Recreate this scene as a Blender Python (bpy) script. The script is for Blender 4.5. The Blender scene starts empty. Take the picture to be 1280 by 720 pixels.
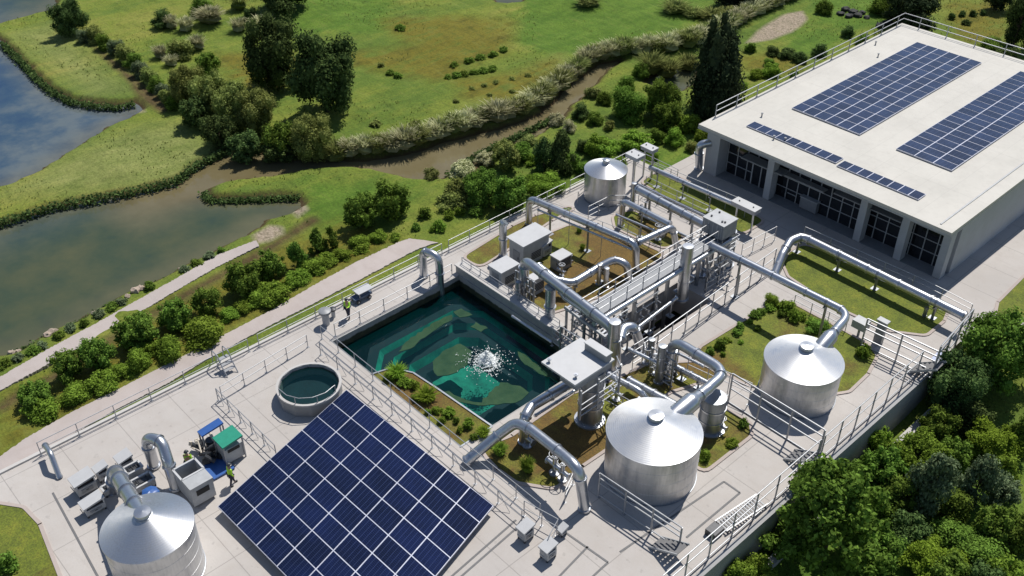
import bpy, math, random
import numpy as np
from mathutils import Vector, Matrix

random.seed(7); rng = np.random.default_rng(7)
scene = bpy.context.scene
C = scene.collection
PI = math.pi

# ------------------------------------------------------------------ camera model
FPX = 1250.0; TH = math.radians(36.5); H = 45.0
RX, RY = .679, .734            # camera right, in the site grid
WX, WY = -.734, .679           # camera forward (level), in the site grid
def ray(px, py):
    dx = px-640; dy = py-360
    f = FPX*math.cos(TH)-dy*math.sin(TH); up = -FPX*math.sin(TH)-dy*math.cos(TH)
    return dx, f, up
def G(px, py, z=0.0):
    r, f, up = ray(px, py); t = (z-H)/up
    return Vector((t*(r*RX+f*WX), t*(r*RY+f*WY), z))
def at(px, py, z, zb=0.0):       # point at height z above the ground pixel
    p = G(px, py, zb); return Vector((p.x, p.y, z))
def depth(px, py, z=0.0):
    r, f, up = ray(px, py); t = (z-H)/up
    return t*FPX

cam = bpy.data.cameras.new('camera'); co = bpy.data.objects.new('camera', cam); C.objects.link(co)
cam.sensor_width = 36; cam.lens = 36*FPX/1280; cam.clip_end = 4000; cam.clip_start = .5
right = Vector((RX, RY, 0)).normalized(); fl = Vector((WX, WY, 0)).normalized()
fwd = fl*math.cos(TH)+Vector((0, 0, -math.sin(TH))); upv = right.cross(fwd)
co.matrix_world = Matrix(((right.x, upv.x, -fwd.x, 0), (right.y, upv.y, -fwd.y, 0), (right.z, upv.z, -fwd.z, H), (0, 0, 0, 1)))
scene.camera = co

# ------------------------------------------------------------------ light
sh = Vector((.29, -.957, 0)).normalized()
EL = math.radians(59)
d = sh*math.cos(EL)+Vector((0, 0, -math.sin(EL)))
sl = bpy.data.lights.new('sun', 'SUN'); sl.energy = 4.6; sl.angle = math.radians(.5); sl.color = (1, .955, .88)
so = bpy.data.objects.new('sun', sl); C.objects.link(so); so.rotation_euler = d.to_track_quat('-Z', 'Y').to_euler()
w = bpy.data.worlds.new('World'); scene.world = w; w.use_nodes = True
nt = w.node_tree; N = nt.nodes; L = nt.links; N.clear()
o = N.new('ShaderNodeOutputWorld'); bg = N.new('ShaderNodeBackground'); sky = N.new('ShaderNodeTexSky')
sky.sky_type = 'NISHITA'; sky.sun_disc = False; sky.sun_elevation = EL; sky.sun_rotation = math.atan2(-sh.x, -sh.y)
sky.air_density = 1.0; sky.dust_density = .3; sky.ozone_density = 2.5
tc = N.new('ShaderNodeTexCoord'); mp = N.new('ShaderNodeMapping'); mp.inputs['Scale'].default_value = (1, 1, 2.2)
nz = N.new('ShaderNodeTexNoise'); nz.inputs['Scale'].default_value = 2.6; nz.inputs['Detail'].default_value = 7
rp = N.new('ShaderNodeValToRGB'); rp.color_ramp.elements[0].position = .55; rp.color_ramp.elements[1].position = .78
mx = N.new('ShaderNodeMixRGB'); mx.inputs[2].default_value = (5.5, 5.8, 6.4, 1)
L.new(tc.outputs['Generated'], mp.inputs[0]); L.new(mp.outputs[0], nz.inputs['Vector']); L.new(nz.outputs[0], rp.inputs[0])
L.new(rp.outputs[0], mx.inputs[0]); L.new(sky.outputs[0], mx.inputs[1]); L.new(mx.outputs[0], bg.inputs[0])
bg.inputs[1].default_value = .082; L.new(bg.outputs[0], o.inputs[0])
scene.view_settings.view_transform = 'Standard'; scene.view_settings.look = 'None'
scene.view_settings.exposure = 0.07; scene.view_settings.gamma = 1
scene.render.engine = 'CYCLES'
scene.cycles.max_bounces = 8; scene.cycles.transparent_max_bounces = 12

# ------------------------------------------------------------------ materials
class NT:
    def __init__(s, name):
        s.m = bpy.data.materials.new(name); s.m.use_nodes = True
        s.t = s.m.node_tree; s.N = s.t.nodes; s.L = s.t.links
        s.p = s.N['Principled BSDF']; s.out = s.N['Material Output']
    def n(s, typ, **kw):
        x = s.N.new(typ)
        for k, v in kw.items(): setattr(x, k, v)
        return x
    def l(s, a, b): s.L.new(a, b)
    def coord(s, kind='Object'):
        return s.n('ShaderNodeTexCoord').outputs[kind]
    def pos(s): return s.n('ShaderNodeNewGeometry').outputs['Position']
    def noise(s, vec, scale, detail=4, rough=.55, dim='3D'):
        x = s.n('ShaderNodeTexNoise'); x.inputs['Scale'].default_value = scale; x.inputs['Detail'].default_value = detail
        x.inputs['Roughness'].default_value = rough; s.l(vec, x.inputs['Vector']); return x.outputs[0]
    def ramp(s, fac, stops):
        x = s.n('ShaderNodeValToRGB'); e = x.color_ramp.elements
        while len(e) < len(stops): e.new(.5)
        for i, (p, c) in enumerate(stops):
            e[i].position = p
            e[i].color = (c, c, c, 1) if isinstance(c, (int, float)) else (*c, 1)
        s.l(fac, x.inputs[0]); return x.outputs[0]
    def mix(s, fac, a, b, mode='MIX'):
        x = s.n('ShaderNodeMixRGB', blend_type=mode)
        for i, v in ((0, fac), (1, a), (2, b)):
            if isinstance(v, (int, float)): x.inputs[i].default_value = v if i == 0 else (v, v, v, 1)
            elif isinstance(v, tuple): x.inputs[i].default_value = (*v, 1)
            else: s.l(v, x.inputs[i])
        return x.outputs[0]
    def math(s, op, a, b=0.0, c=None):
        x = s.n('ShaderNodeMath', operation=op)
        for i, v in enumerate((a, b) if c is None else (a, b, c)):
            if isinstance(v, (int, float)): x.inputs[i].default_value = v
            else: s.l(v, x.inputs[i])
        return x.outputs[0]
    def sep(s, v):
        x = s.n('ShaderNodeSeparateXYZ'); s.l(v, x.inputs[0]); return x.outputs
    def attr(s, name):
        return s.n('ShaderNodeAttribute', attribute_name=name).outputs['Fac']
    def bump(s, h, strength=.3, dist=.02):
        b = s.n('ShaderNodeBump'); b.inputs['Strength'].default_value = strength; b.inputs['Distance'].default_value = dist
        s.l(h, b.inputs['Height']); s.l(b.outputs[0], s.p.inputs['Normal'])
    def base(s, c):
        if isinstance(c, tuple): s.p.inputs['Base Color'].default_value = (*c, 1)
        else: s.l(c, s.p.inputs['Base Color'])
    def set(s, rough=.5, metal=0.0, spec=None):
        s.p.inputs['Roughness'].default_value = rough; s.p.inputs['Metallic'].default_value = metal
        if spec is not None: s.p.inputs['Specular IOR Level'].default_value = spec

def plain(name, col, rough=.5, metal=0.0, var=.12, scale=3.0, bump=0.0):
    t = NT(name); n = t.noise(t.pos(), scale, 6, .65)
    lo = tuple(c*(1-var) for c in col); hi = tuple(min(1, c*(1+var)) for c in col)
    t.base(t.ramp(n, [(.3, lo), (.7, hi)])); t.set(rough, metal)
    if bump: t.bump(t.noise(t.pos(), scale*12, 3), bump, .01)
    return t.m

def make_concrete(name, col, joints=True):
    t = NT(name); P = t.pos()
    big = t.noise(P, .12, 5, .6); mid = t.noise(P, .9, 6, .7); fine = t.noise(P, 14, 4, .7)
    c = t.ramp(big, [(.35, tuple(x*.9 for x in col)), (.65, tuple(min(1, x*1.06) for x in col))])
    c = t.mix(t.ramp(mid, [(.45, 0.0), (.75, .5)]), c, tuple(x*.80 for x in (col[0]*1.02, col[1]*.97, col[2]*.93)))
    c = t.mix(t.ramp(fine, [(.3, .16), (.6, 0.0)]), c, tuple(x*.6 for x in col))
    # dirt streaks and blots
    m2 = t.n('ShaderNodeMapping'); m2.inputs['Scale'].default_value = (.25, 1.6, 1); t.l(P, m2.inputs[0])
    st = t.noise(m2.outputs[0], 1.1, 5, .7)
    c = t.mix(t.ramp(st, [(.56, 0.0), (.8, .4)]), c, tuple(x*.66 for x in col))
    if joints:
        vo = t.n('ShaderNodeTexVoronoi'); vo.inputs['Scale'].default_value = .10; t.l(P, vo.inputs['Vector'])
        c = t.mix(t.math('MULTIPLY', t.sep(vo.outputs['Color'])[0], .22), c, tuple(x*y for x, y in zip(col, (.80, .79, .80))))
        spot = t.noise(P, 2.2, 2, .5); c = t.mix(t.ramp(spot, [(.66, 0.0), (.72, .35)]), c, tuple(x*.55 for x in col))
        s = t.sep(P); ln = None
        for ax, off in ((0, .3), (1, 1.1)):
            v = t.math('FRACT', t.math('DIVIDE', t.math('ADD', s[ax], 400+off), 3.6))
            v = t.math('LESS_THAN', v, .014)
            ln = v if ln is None else t.math('MAXIMUM', ln, v)
        c = t.mix(t.math('MULTIPLY', ln, .6), c, tuple(x*.45 for x in col))
    t.base(c); t.set(.85); t.bump(fine, .25, .01)
    return t.m

M = {}
M['concrete'] = make_concrete('pale_concrete', (.46, .43, .405))
M['wall_concrete'] = make_concrete('wall_concrete', (.33, .33, .33), False)
M['kerb'] = make_concrete('kerb_concrete', (.50, .485, .47), False)
M['path'] = make_concrete('gravel_path', (.42, .37, .35), False)
M['pink'] = make_concrete('paving_edge', (.42, .36, .33), False)
M['roof'] = make_concrete('roof_membrane', (.58, .565, .53), False)
def roof_mat():
    t = NT('roof_membrane_seamed'); P = t.pos(); s = t.sep(P); col = (.53, .51, .465)
    a = t.noise(P, .25, 6, .65); b = t.noise(P, 2.5, 5, .7)
    c = t.ramp(a, [(.35, tuple(x*.88 for x in col)), (.62, col)])
    c = t.mix(t.ramp(b, [(.5, 0.0), (.75, .22)]), c, (.30, .28, .25))
    v = t.math('LESS_THAN', t.math('FRACT', t.math('DIVIDE', t.math('ADD', s[0], 400.35), 1.9)), .02)
    u = t.math('LESS_THAN', t.math('FRACT', t.math('DIVIDE', t.math('ADD', s[1], 400), 8.4)), .006)
    c = t.mix(t.math('MULTIPLY', t.math('MAXIMUM', v, u), .35), c, (.33, .32, .30))
    t.base(c); t.set(.7); t.bump(b, .15, .02); return t.m
M['roof'] = roof_mat()
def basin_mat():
    t = NT('banded_basin_wall'); P = t.pos(); n = t.noise(P, 1.5, 6, .7); z = t.sep(P)[2]
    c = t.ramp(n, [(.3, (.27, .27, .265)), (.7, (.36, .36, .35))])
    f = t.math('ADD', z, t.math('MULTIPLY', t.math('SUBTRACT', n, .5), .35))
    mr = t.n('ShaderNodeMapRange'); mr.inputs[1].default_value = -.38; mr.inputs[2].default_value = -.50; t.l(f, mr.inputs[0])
    t.base(t.mix(mr.outputs[0], c, t.ramp(n, [(.3, (.012, .018, .012)), (.7, (.045, .055, .025))]))); t.set(.8); return t.m  # grey above, green-black below a ragged line over the water
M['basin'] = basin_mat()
M['bwall'] = make_concrete('painted_wall', (.44, .45, .47), False)
M['white'] = plain('white_paint', (.47, .475, .485), .45, 0, .06, 1.5)
M['rail'] = plain('galvanised_rail', (.36, .37, .39), .45, .45, .15, 4)
M['grey'] = plain('grey_paint', (.24, .25, .265), .5, .1, .12, 2)
M['lightgrey'] = plain('light_grey_paint', (.38, .39, .40), .5, .05, .12, 2)
M['channel'] = plain('channel_grey', (.13, .13, .135), .7)
M['dark'] = plain('dark_metal', (.045, .048, .055), .5, .3, .3, 5)
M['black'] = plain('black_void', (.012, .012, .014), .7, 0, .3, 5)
M['bluepaint'] = plain('blue_paint', (.03, .10, .32), .4, 0, .12, 3)
M['slate'] = plain('slate_blue_paint', (.06, .10, .17), .5)
M['greenpaint'] = plain('teal_green_paint', (.02, .26, .17), .45, 0, .1, 3)
M['yellow'] = plain('yellow_paint', (.6, .42, .04), .5)
M['cream'] = plain('cream_pipe', (.52, .46, .38), .6)
M['skin'] = plain('skin', (.45, .26, .18), .6)
M['hivis'] = plain('hi_vis_fabric', (.42, .75, .04), .7, 0, .12, 12)
M['trouser'] = plain('navy_trousers', (.03, .035, .06), .8)
M['helmet'] = plain('helmet', (.05, .055, .06), .35)
M['foam'] = plain('white_foam', (.85, .88, .88), .5, 0, .05)
M['rock'] = plain('dark_rock', (.03, .032, .03), .8, 0, .5, 3, .5)
M['palerock'] = plain('pale_rock', (.36, .29, .23), .85, 0, .3, 3, .5)
M['bark'] = plain('bark', (.07, .05, .035), .9, 0, .3, 8, .4)

def make_steel(name, col, rough, rings=0, seams=0, streak=True):
    t = NT(name)
    if rings or seams:
        tg = t.n('ShaderNodeTangent', direction_type='RADIAL', axis='Z'); t.l(tg.outputs[0], t.p.inputs['Tangent']); t.p.inputs['Anisotropic'].default_value = .75; t.p.inputs['Anisotropic Rotation'].default_value = .25
    O = t.coord('Object'); s = t.sep(O)
    n = t.noise(t.pos(), 1.2, 6, .65)
    m2 = t.n('ShaderNodeMapping'); m2.inputs['Scale'].default_value = (3, 3, .35); t.l(O, m2.inputs[0])
    sk = t.noise(m2.outputs[0], 3.0, 4, .6)
    f = t.mix(.5, n, sk)
    t.base(t.ramp(f, [(.3, tuple(c*.78 for c in col)), (.5, col), (.72, tuple(min(1, c*1.12) for c in col))]))
    t.set(rough, .9)
    t.l(t.ramp(f, [(.3, rough+.1), (.7, rough-.06)]), t.p.inputs['Roughness'])
    if rings:
        r = t.math('SQRT', t.math('ADD', t.math('MULTIPLY', s[0], s[0]), t.math('MULTIPLY', s[1], s[1])))
        h = t.math('SINE', t.math('MULTIPLY', r, rings))
        t.bump(h, .11, .012)
    elif seams:
        h = t.math('SINE', t.math('MULTIPLY', s[2], seams))
        t.bump(t.math('POWER', t.math('ABSOLUTE', h), .25), .3, .012)
    else:
        t.bump(t.noise(t.pos(), 6, 3), .06, .02)
    return t.m
M['steel'] = make_steel('pipe_steel', (.50, .52, .555), .30)
M['darksteel'] = make_steel('weathered_steel', (.30, .32, .35), .40)
M['tankroof'] = make_steel('tank_roof_steel', (.60, .61, .63), .38, rings=56)
M['tankwall'] = make_steel('tank_wall_steel', (.60, .605, .615), .34, seams=3.4)

def make_panel(name, col, col2, nx, ny, rough=.12):
    t = NT(name); uv = t.n('ShaderNodeUVMap').outputs[0]; s = t.sep(uv); ln = None
    for ax, n, wd in ((0, nx, .10), (1, ny, .07)):
        v = t.math('FRACT', t.math('MULTIPLY', s[ax], n)); v = t.math('LESS_THAN', v, wd)
        ln = v if ln is None else t.math('MAXIMUM', ln, v)
    n = t.noise(t.pos(), .55, 4, .6)
    n2 = t.noise(t.pos(), 4, 4, .6); oi = t.n('ShaderNodeObjectInfo').outputs['Random']
    c = t.ramp(t.math('ADD', t.mix(.3, n, n2), t.math('MULTIPLY', t.math('SUBTRACT', oi, .5), .22)), [(.35, col), (.66, col2)])
    c = t.mix(t.math('MULTIPLY', ln, .28), c, (.08, .11, .22))
    t.base(c); t.set(rough, .0); t.p.inputs['Coat Weight'].default_value = .3; t.p.inputs['Coat Roughness'].default_value = .06
    return t.m
M['pv'] = make_panel('navy_solar_cells', (.0015, .0035, .020), (.004, .009, .048), 6, 12)
M['pvroof'] = make_panel('roof_solar_cells', (.008, .013, .036), (.020, .034, .085), 4, 6, .22)
M['pvframe'] = plain('panel_frame', (.46, .48, .56), .4, .4)

def make_glass():
    t = NT('dark_glazing'); t.base((.012, .014, .018)); t.set(.06, 0, .7); return t.m
M['glass'] = make_glass()

def make_water(name, stops, alpha, bumps=.12, lake=False):
    t = NT(name); P = t.pos()
    big = t.noise(P, .05, 5, .6); mid = t.noise(P, .35, 5, .6)
    f = t.mix(.35, big, mid)
    dif = t.n('ShaderNodeBsdfDiffuse'); wc = t.ramp(f, stops)
    if lake:
        wc = t.mix(t.attr('blue'), wc, t.ramp(f, [(.36, (.014, .045, .12)), (.48, (.045, .085, .14)), (.58, (.12, .15, .17))]))  # sky and cloud reflection painted into the upper lake's colour
        wc = t.mix(t.attr('muddy'), wc, t.ramp(f, [(.35, (.13, .105, .048)), (.6, (.19, .165, .10))]))
    t.l(wc, dif.inputs[0])
    tr = t.n('ShaderNodeBsdfTransparent'); tr.inputs[0].default_value = (.70, .88, .84, 1)
    mxa = t.n('ShaderNodeMixShader'); mxa.inputs[0].default_value = alpha
    t.l(tr.outputs[0], mxa.inputs[1]); t.l(dif.outputs[0], mxa.inputs[2])
    gl = t.n('ShaderNodeBsdfGlossy'); gl.inputs['Roughness'].default_value = .05
    fr = t.n('ShaderNodeFresnel'); fr.inputs[0].default_value = 1.45 if lake else 1.36
    b = t.n('ShaderNodeBump'); b.inputs['Strength'].default_value = bumps; b.inputs['Distance'].default_value = .05
    m2 = t.n('ShaderNodeMapping'); m2.inputs['Rotation'].default_value = (0, 0, .9); m2.inputs['Scale'].default_value = (1, 2.6, 1); t.l(P, m2.inputs[0])
    t.l(t.noise(m2.outputs[0], 1.3, 5, .6), b.inputs['Height'])
    t.l(b.outputs[0], gl.inputs['Normal']); t.l(b.outputs[0], fr.inputs['Normal'])
    mxb = t.n('ShaderNodeMixShader'); t.l(fr.outputs[0], mxb.inputs[0]); t.l(mxa.outputs[0], mxb.inputs[1]); t.l(gl.outputs[0], mxb.inputs[2])
    t.l(mxb.outputs[0], t.out.inputs[0]); return t.m
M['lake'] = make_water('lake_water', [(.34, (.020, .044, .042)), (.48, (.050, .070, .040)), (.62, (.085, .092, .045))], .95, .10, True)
M['poolwater'] = make_water('pool_water', [(.3, (.0, .03, .035)), (.7, (.0, .05, .055))], .22, .3)

def make_pool_floor(name, c1, c2):
    t = NT(name); n = t.noise(t.pos(), .8, 6, .7)
    t.base(t.ramp(n, [(.35, c1), (.65, c2)])); t.set(.8); return t.m
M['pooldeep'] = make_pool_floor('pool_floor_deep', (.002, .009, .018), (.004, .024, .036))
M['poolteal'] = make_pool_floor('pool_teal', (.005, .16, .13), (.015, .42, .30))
M['algae'] = make_pool_floor('algae', (.055, .085, .022), (.13, .15, .055))

def make_bed(name, brown_amt, seed):
    t = NT(name); P = t.pos()
    m2 = t.n('ShaderNodeMapping'); m2.inputs['Location'].default_value = (seed*7, seed*3, 0); t.l(P, m2.inputs[0])
    a = t.noise(m2.outputs[0], .16, 4, .55); b = t.noise(m2.outputs[0], .8, 6, .7); f = t.noise(P, 9, 5, .7)
    green = t.ramp(b, [(.3, (.085, .115, .010)), (.5, (.150, .185, .016)), (.7, (.225, .235, .022))])
    brown = t.ramp(b, [(.3, (.125, .070, .014)), (.7, (.205, .125, .026))])
    c = t.mix(t.ramp(t.mix(.3, a, b), [(brown_amt-.07, 0.0), (brown_amt+.07, 1.0)]), brown, green)
    c = t.mix(t.ramp(f, [(.35, .6), (.6, 0.0)]), c, (.025, .03, .008))
    t.base(c); t.set(.9); t.bump(f, .8, .06); return t.m
M['bed_brown'] = make_bed('planting_bed_brown', .53, 1)
M['bed_mix'] = make_bed('planting_bed_mixed', .44, 2)
M['bed_green'] = make_bed('planting_bed_green', .33, 3)

def make_ground():
    t = NT('meadow'); P = t.pos()
    m2 = t.n('ShaderNodeMapping'); m2.inputs['Rotation'].default_value = (0, 0, -.5); m2.inputs['Scale'].default_value = (1.7, .6, 1); t.l(P, m2.inputs[0])
    a = t.noise(m2.outputs[0], .055, 5, .6); b = t.noise(m2.outputs[0], .35, 6, .7); f = t.noise(P, 4.5, 6, .75); ff = t.noise(P, 18, 3, .7)
    g = t.ramp(t.mix(.4, a, b), [(.30, (.065, .120, .020)), (.44, (.120, .185, .028)), (.54, (.190, .235, .036)), (.66, (.29, .28, .062))])
    warp = t.math('MULTIPLY', t.math('SUBTRACT', b, .5), 9.0)
    fine = t.math('MULTIPLY', t.math('SUBTRACT', f, .5), 1.6)
    def mask(nm, soft, wscale=1.0):
        v = t.math('ADD', t.attr(nm), t.math('MULTIPLY', t.math('ADD', warp, fine), wscale))
        mr = t.n('ShaderNodeMapRange'); mr.inputs[1].default_value = soft; mr.inputs[2].default_value = -soft; t.l(v, mr.inputs[0]); return mr.outputs[0]
    olive = t.ramp(b, [(.32, (.10, .095, .014)), (.5, (.19, .165, .022)), (.66, (.115, .155, .024))])
    bright = t.ramp(b, [(.35, (.080, .16, .018)), (.62, (.13, .22, .028))])
    pale = t.ramp(b, [(.35, (.16, .20, .050)), (.62, (.30, .32, .115))])
    sand = t.ramp(f, [(.3, (.30, .235, .17)), (.7, (.46, .38, .30))])
    c = t.mix(mask('sd_bright', 1.2, .5), g, bright)
    c = t.mix(t.math('MULTIPLY', mask('sd_pale', 2.0, .8), .75), c, pale)
    c = t.mix(mask('sd_olive', 1.4, .7), c, olive)
    mud = t.ramp(b, [(.35, (.085, .055, .024)), (.7, (.15, .105, .05))])
    c = t.mix(mask('sd_mud', .4, .12), c, mud)
    c = t.mix(mask('sd_sand', .3, .06), c, sand)
    c = t.mix(t.ramp(f, [(.38, .45), (.56, 0.0)]), c, (.032, .048, .010))
    m3 = t.n('ShaderNodeMapping'); m3.inputs['Rotation'].default_value = (0, 0, .75); m3.inputs['Scale'].default_value = (.35, 1.5, 1); t.l(P, m3.inputs[0])
    sw = t.noise(m3.outputs[0], .9, 6, .7)
    c = t.mix(t.ramp(sw, [(.5, 0.0), (.68, .38)]), c, (.045, .075, .014)); c = t.mix(t.ramp(sw, [(.32, .32), (.46, 0.0)]), c, (.21, .225, .06))
    # wet rim next to the water
    wr = t.math('ADD', t.attr('sd_water'), t.math('MULTIPLY', fine, .5))
    mr = t.n('ShaderNodeMapRange'); mr.inputs[1].default_value = .75; mr.inputs[2].default_value = .1; t.l(wr, mr.inputs[0])
    c = t.mix(mr.outputs[0], c, (.075, .052, .024))
    t.base(c); t.set(.95, 0, .2); t.bump(t.mix(.4, f, ff), .9, .12); return t.m
M['ground'] = make_ground()

def make_leaf(name, dark, light, trans=.25):
    t = NT(name); oi = t.n('ShaderNodeObjectInfo').outputs['Random']
    geo = t.n('ShaderNodeNewGeometry'); isl = geo.outputs['Random Per Island']
    n = t.noise(t.coord('Object'), 3.0, 3, .6)
    f = t.math('ADD', t.math('MULTIPLY', isl, .65), t.math('MULTIPLY', n, .35))
    c = t.ramp(f, [(.2, tuple(x*.7 for x in dark)), (.5, tuple((a+b)/2 for a, b in zip(dark, light))), (.8, tuple(x*1.15 for x in light))])
    hs = t.n('ShaderNodeHueSaturation'); t.l(c, hs.inputs['Color'])
    t.l(t.math('ADD', .485, t.math('MULTIPLY', oi, .03)), hs.inputs['Hue']); t.l(t.math('ADD', .8, t.math('MULTIPLY', oi, .4)), hs.inputs['Value'])
    df = t.n('ShaderNodeBsdfDiffuse'); tr = t.n('ShaderNodeBsdfTranslucent'); ms = t.n('ShaderNodeMixShader'); ms.inputs[0].default_value = trans
    t.l(hs.outputs[0], df.inputs[0]); t.l(hs.outputs[0], tr.inputs[0]); t.l(df.outputs[0], ms.inputs[1]); t.l(tr.outputs[0], ms.inputs[2])
    t.l(ms.outputs[0], t.out.inputs[0]); return t.m
LEAF = {
 'dark': make_leaf('dark_foliage', (.040, .070, .024), (.13, .19, .060), .35),
 'blackish': make_leaf('spire_foliage', (.026, .040, .020), (.070, .095, .045), .3),
 'mid': make_leaf('green_foliage', (.075, .125, .020), (.20, .31, .055), .4),
 'bright': make_leaf('bright_foliage', (.11, .18, .022), (.25, .37, .055), .4),
 'lime': make_leaf('lime_foliage', (.12, .20, .020), (.27, .40, .050), .4),
 'grey': make_leaf('grey_green_foliage', (.085, .125, .060), (.22, .28, .15), .35),
 'olive': make_leaf('olive_foliage', (.12, .15, .036), (.32, .36, .11), .4),
 'pale': make_leaf('pale_plumes', (.20, .23, .08), (.62, .60, .38), .4),
 'reed': make_leaf('reeds', (.075, .11, .030), (.33, .36, .12), .4),
}

# ------------------------------------------------------------------ mesh helpers
SPLIT = {'frame_posts': ('frame_post', 1), 'bolts': ('bolt', 1), 'legs': ('leg', 1), 'feet': ('foot', 1), 'posts': ('post', 1), 'wheels': ('wheel', 1), 'guard_posts': ('guard_post', 1),
         'bands': ('band', 1), 'mullions': ('mullion', 1), 'transoms': ('transom', 1), 'lifting_lugs': ('lifting_lug', 2), 'corner_posts': ('corner_post', 1),
         'uprights': ('upright', 1), 'roof_vents': ('roof_vent', 2), 'skids': ('skid', 1), 'ribs': ('rib', 1), 'stringers': ('stringer', 1), 'side_rails': ('side_rail', 1)}
class MB:
    def __init__(s): s.v = []; s.f = []; s.uv = []
    def add(s, vs, fs):
        o = len(s.v); s.v += [tuple(v) for v in vs]; s.f += [tuple(i+o for i in f) for f in fs]; return s
    def box(s, x0, y0, z0, x1, y1, z1):
        if x0 > x1: x0, x1 = x1, x0
        if y0 > y1: y0, y1 = y1, y0
        return s.add([(x0, y0, z0), (x1, y0, z0), (x1, y1, z0), (x0, y1, z0), (x0, y0, z1), (x1, y0, z1), (x1, y1, z1), (x0, y1, z1)],
              [(3, 2, 1, 0), (4, 5, 6, 7), (0, 1, 5, 4), (1, 2, 6, 5), (2, 3, 7, 6), (3, 0, 4, 7)])
    def beam(s, p, q, w, h=None):
        p = Vector(p); q = Vector(q); h = h or w; dd = (q-p).normalized()
        u = Vector((0, 0, 1)) if abs(dd.z) < .95 else Vector((0, 1, 0))
        sx = dd.cross(u).normalized()*w/2; sz = sx.cross(dd).normalized()*h/2
        vs = [p-sx-sz, p+sx-sz, p+sx+sz, p-sx+sz, q-sx-sz, q+sx-sz, q+sx+sz, q-sx+sz]
        return s.add(vs, [(0, 1, 2, 3), (7, 6, 5, 4), (0, 4, 5, 1), (1, 5, 6, 2), (2, 6, 7, 3), (3, 7, 4, 0)])
    def tube(s, pts, r, n=10, r2=None, caps=True):
        pts = [Vector(p) for p in pts]; k = len(pts); rings = []
        t0 = (pts[1]-pts[0]).normalized(); u = Vector((0, 0, 1)) if abs(t0.z) < .9 else Vector((1, 0, 0))
        a = t0.cross(u).normalized(); o = len(s.v)
        for i, p in enumerate(pts):
            t = ((pts[min(i+1, k-1)]-pts[i]).normalized()+(pts[i]-pts[max(i-1, 0)]).normalized()).normalized()
            a = (a-t*a.dot(t)).normalized(); b = t.cross(a)
            rr = r if r2 is None else r+(r2-r)*i/(k-1)
            for j in range(n):
                an = 2*PI*j/n; s.v.append(tuple(p+(a*math.cos(an)+b*math.sin(an))*rr))
        for i in range(k-1):
            for j in range(n):
                j2 = (j+1) % n; s.f.append((o+i*n+j, o+i*n+j2, o+(i+1)*n+j2, o+(i+1)*n+j))
        if caps: s.f.append(tuple(o+j for j in range(n))[::-1]); s.f.append(tuple(o+(k-1)*n+j for j in range(n)))
        return s
    def cyl(s, p, q, r, n=12, r2=None): return s.tube([p, q], r, n, r2)
    def lathe(s, cx, cy, prof, n=48, z=0):
        o = len(s.v)
        for r, zz in prof:
            for j in range(n): an = 2*PI*j/n; s.v.append((cx+r*math.cos(an), cy+r*math.sin(an), z+zz))
        for i in range(len(prof)-1):
            for j in range(n):
                j2 = (j+1) % n; s.f.append((o+i*n+j, o+i*n+j2, o+(i+1)*n+j2, o+(i+1)*n+j))
        return s
    def prism(s, poly, z0, z1):
        n = len(poly); ar = sum(poly[i][0]*poly[(i+1) % n][1]-poly[(i+1) % n][0]*poly[i][1] for i in range(n))
        if ar < 0: poly = poly[::-1]
        vs = [(p[0], p[1], z0) for p in poly]+[(p[0], p[1], z1) for p in poly]
        fs = [tuple(range(n))[::-1], tuple(range(n, 2*n))]+[(i, (i+1) % n, n+(i+1) % n, n+i) for i in range(n)]
        return s.add(vs, fs)
    def blob(s, c, r, seed=0, sq=1.0, n=7, m=10, jit=.18):
        rr = random.Random(seed); o = len(s.v)
        for i in range(n+1):
            th = PI*i/n
            for j in range(m):
                ph = 2*PI*j/m; q = r*(1+rr.uniform(-jit, jit)) if 0 < i < n else r
                s.v.append((c[0]+q*math.sin(th)*math.cos(ph), c[1]+q*math.sin(th)*math.sin(ph), c[2]+q*sq*math.cos(th)))
        for i in range(n):
            for j in range(m):
                j2 = (j+1) % m; s.f.append((o+i*m+j, o+(i+1)*m+j, o+(i+1)*m+j2, o+i*m+j2))
        return s
    def comps(s):
        par = list(range(len(s.v)))
        def find(i):
            while par[i] != i: par[i] = par[par[i]]; i = par[i]
            return i
        for f in s.f:
            a = find(f[0])
            for b in f[1:]: par[find(b)] = a
        out = {}
        for f in s.f: out.setdefault(find(f[0]), []).append(f)
        return sorted(out.values(), key=lambda fs: fs[0])
    def build(s, name, mat, parent=None, smooth=True, uvs=None, ang=38):
        if name in SPLIT:                      # every bolt, leg, wheel ... becomes a part of its own
            nm, per = SPLIT[name]; cs = s.comps(); ob = None
            for i in range(0, len(cs), per):
                fs = [f for c in cs[i:i+per] for f in c]; ids = sorted({k for f in fs for k in f}); mp_ = {k: j for j, k in enumerate(ids)}
                q = MB(); q.v = [s.v[k] for k in ids]; q.f = [tuple(mp_[k] for k in f) for f in fs]; ob = q.build(nm, mat, parent, smooth)
            return ob
        me = bpy.data.meshes.new(name)
        off = Vector(parent['_w']) if parent is not None else Vector((0, 0, 0))
        me.from_pydata([(v[0]-off.x, v[1]-off.y, v[2]-off.z) for v in s.v], [], s.f); me.update()
        if uvs:
            ul = me.uv_layers.new(name='UVMap')
            for i, uv in enumerate(uvs): ul.data[i].uv = uv
        if smooth:
            me.polygons.foreach_set('use_smooth', [True]*len(me.polygons)); me.set_sharp_from_angle(angle=math.radians(ang))
        me.materials.append(M[mat] if isinstance(mat, str) else mat)
        ob = bpy.data.objects.new(name, me); C.objects.link(ob)
        if parent is not None: ob.parent = parent; ob['_w'] = list(off)
        return ob

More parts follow.
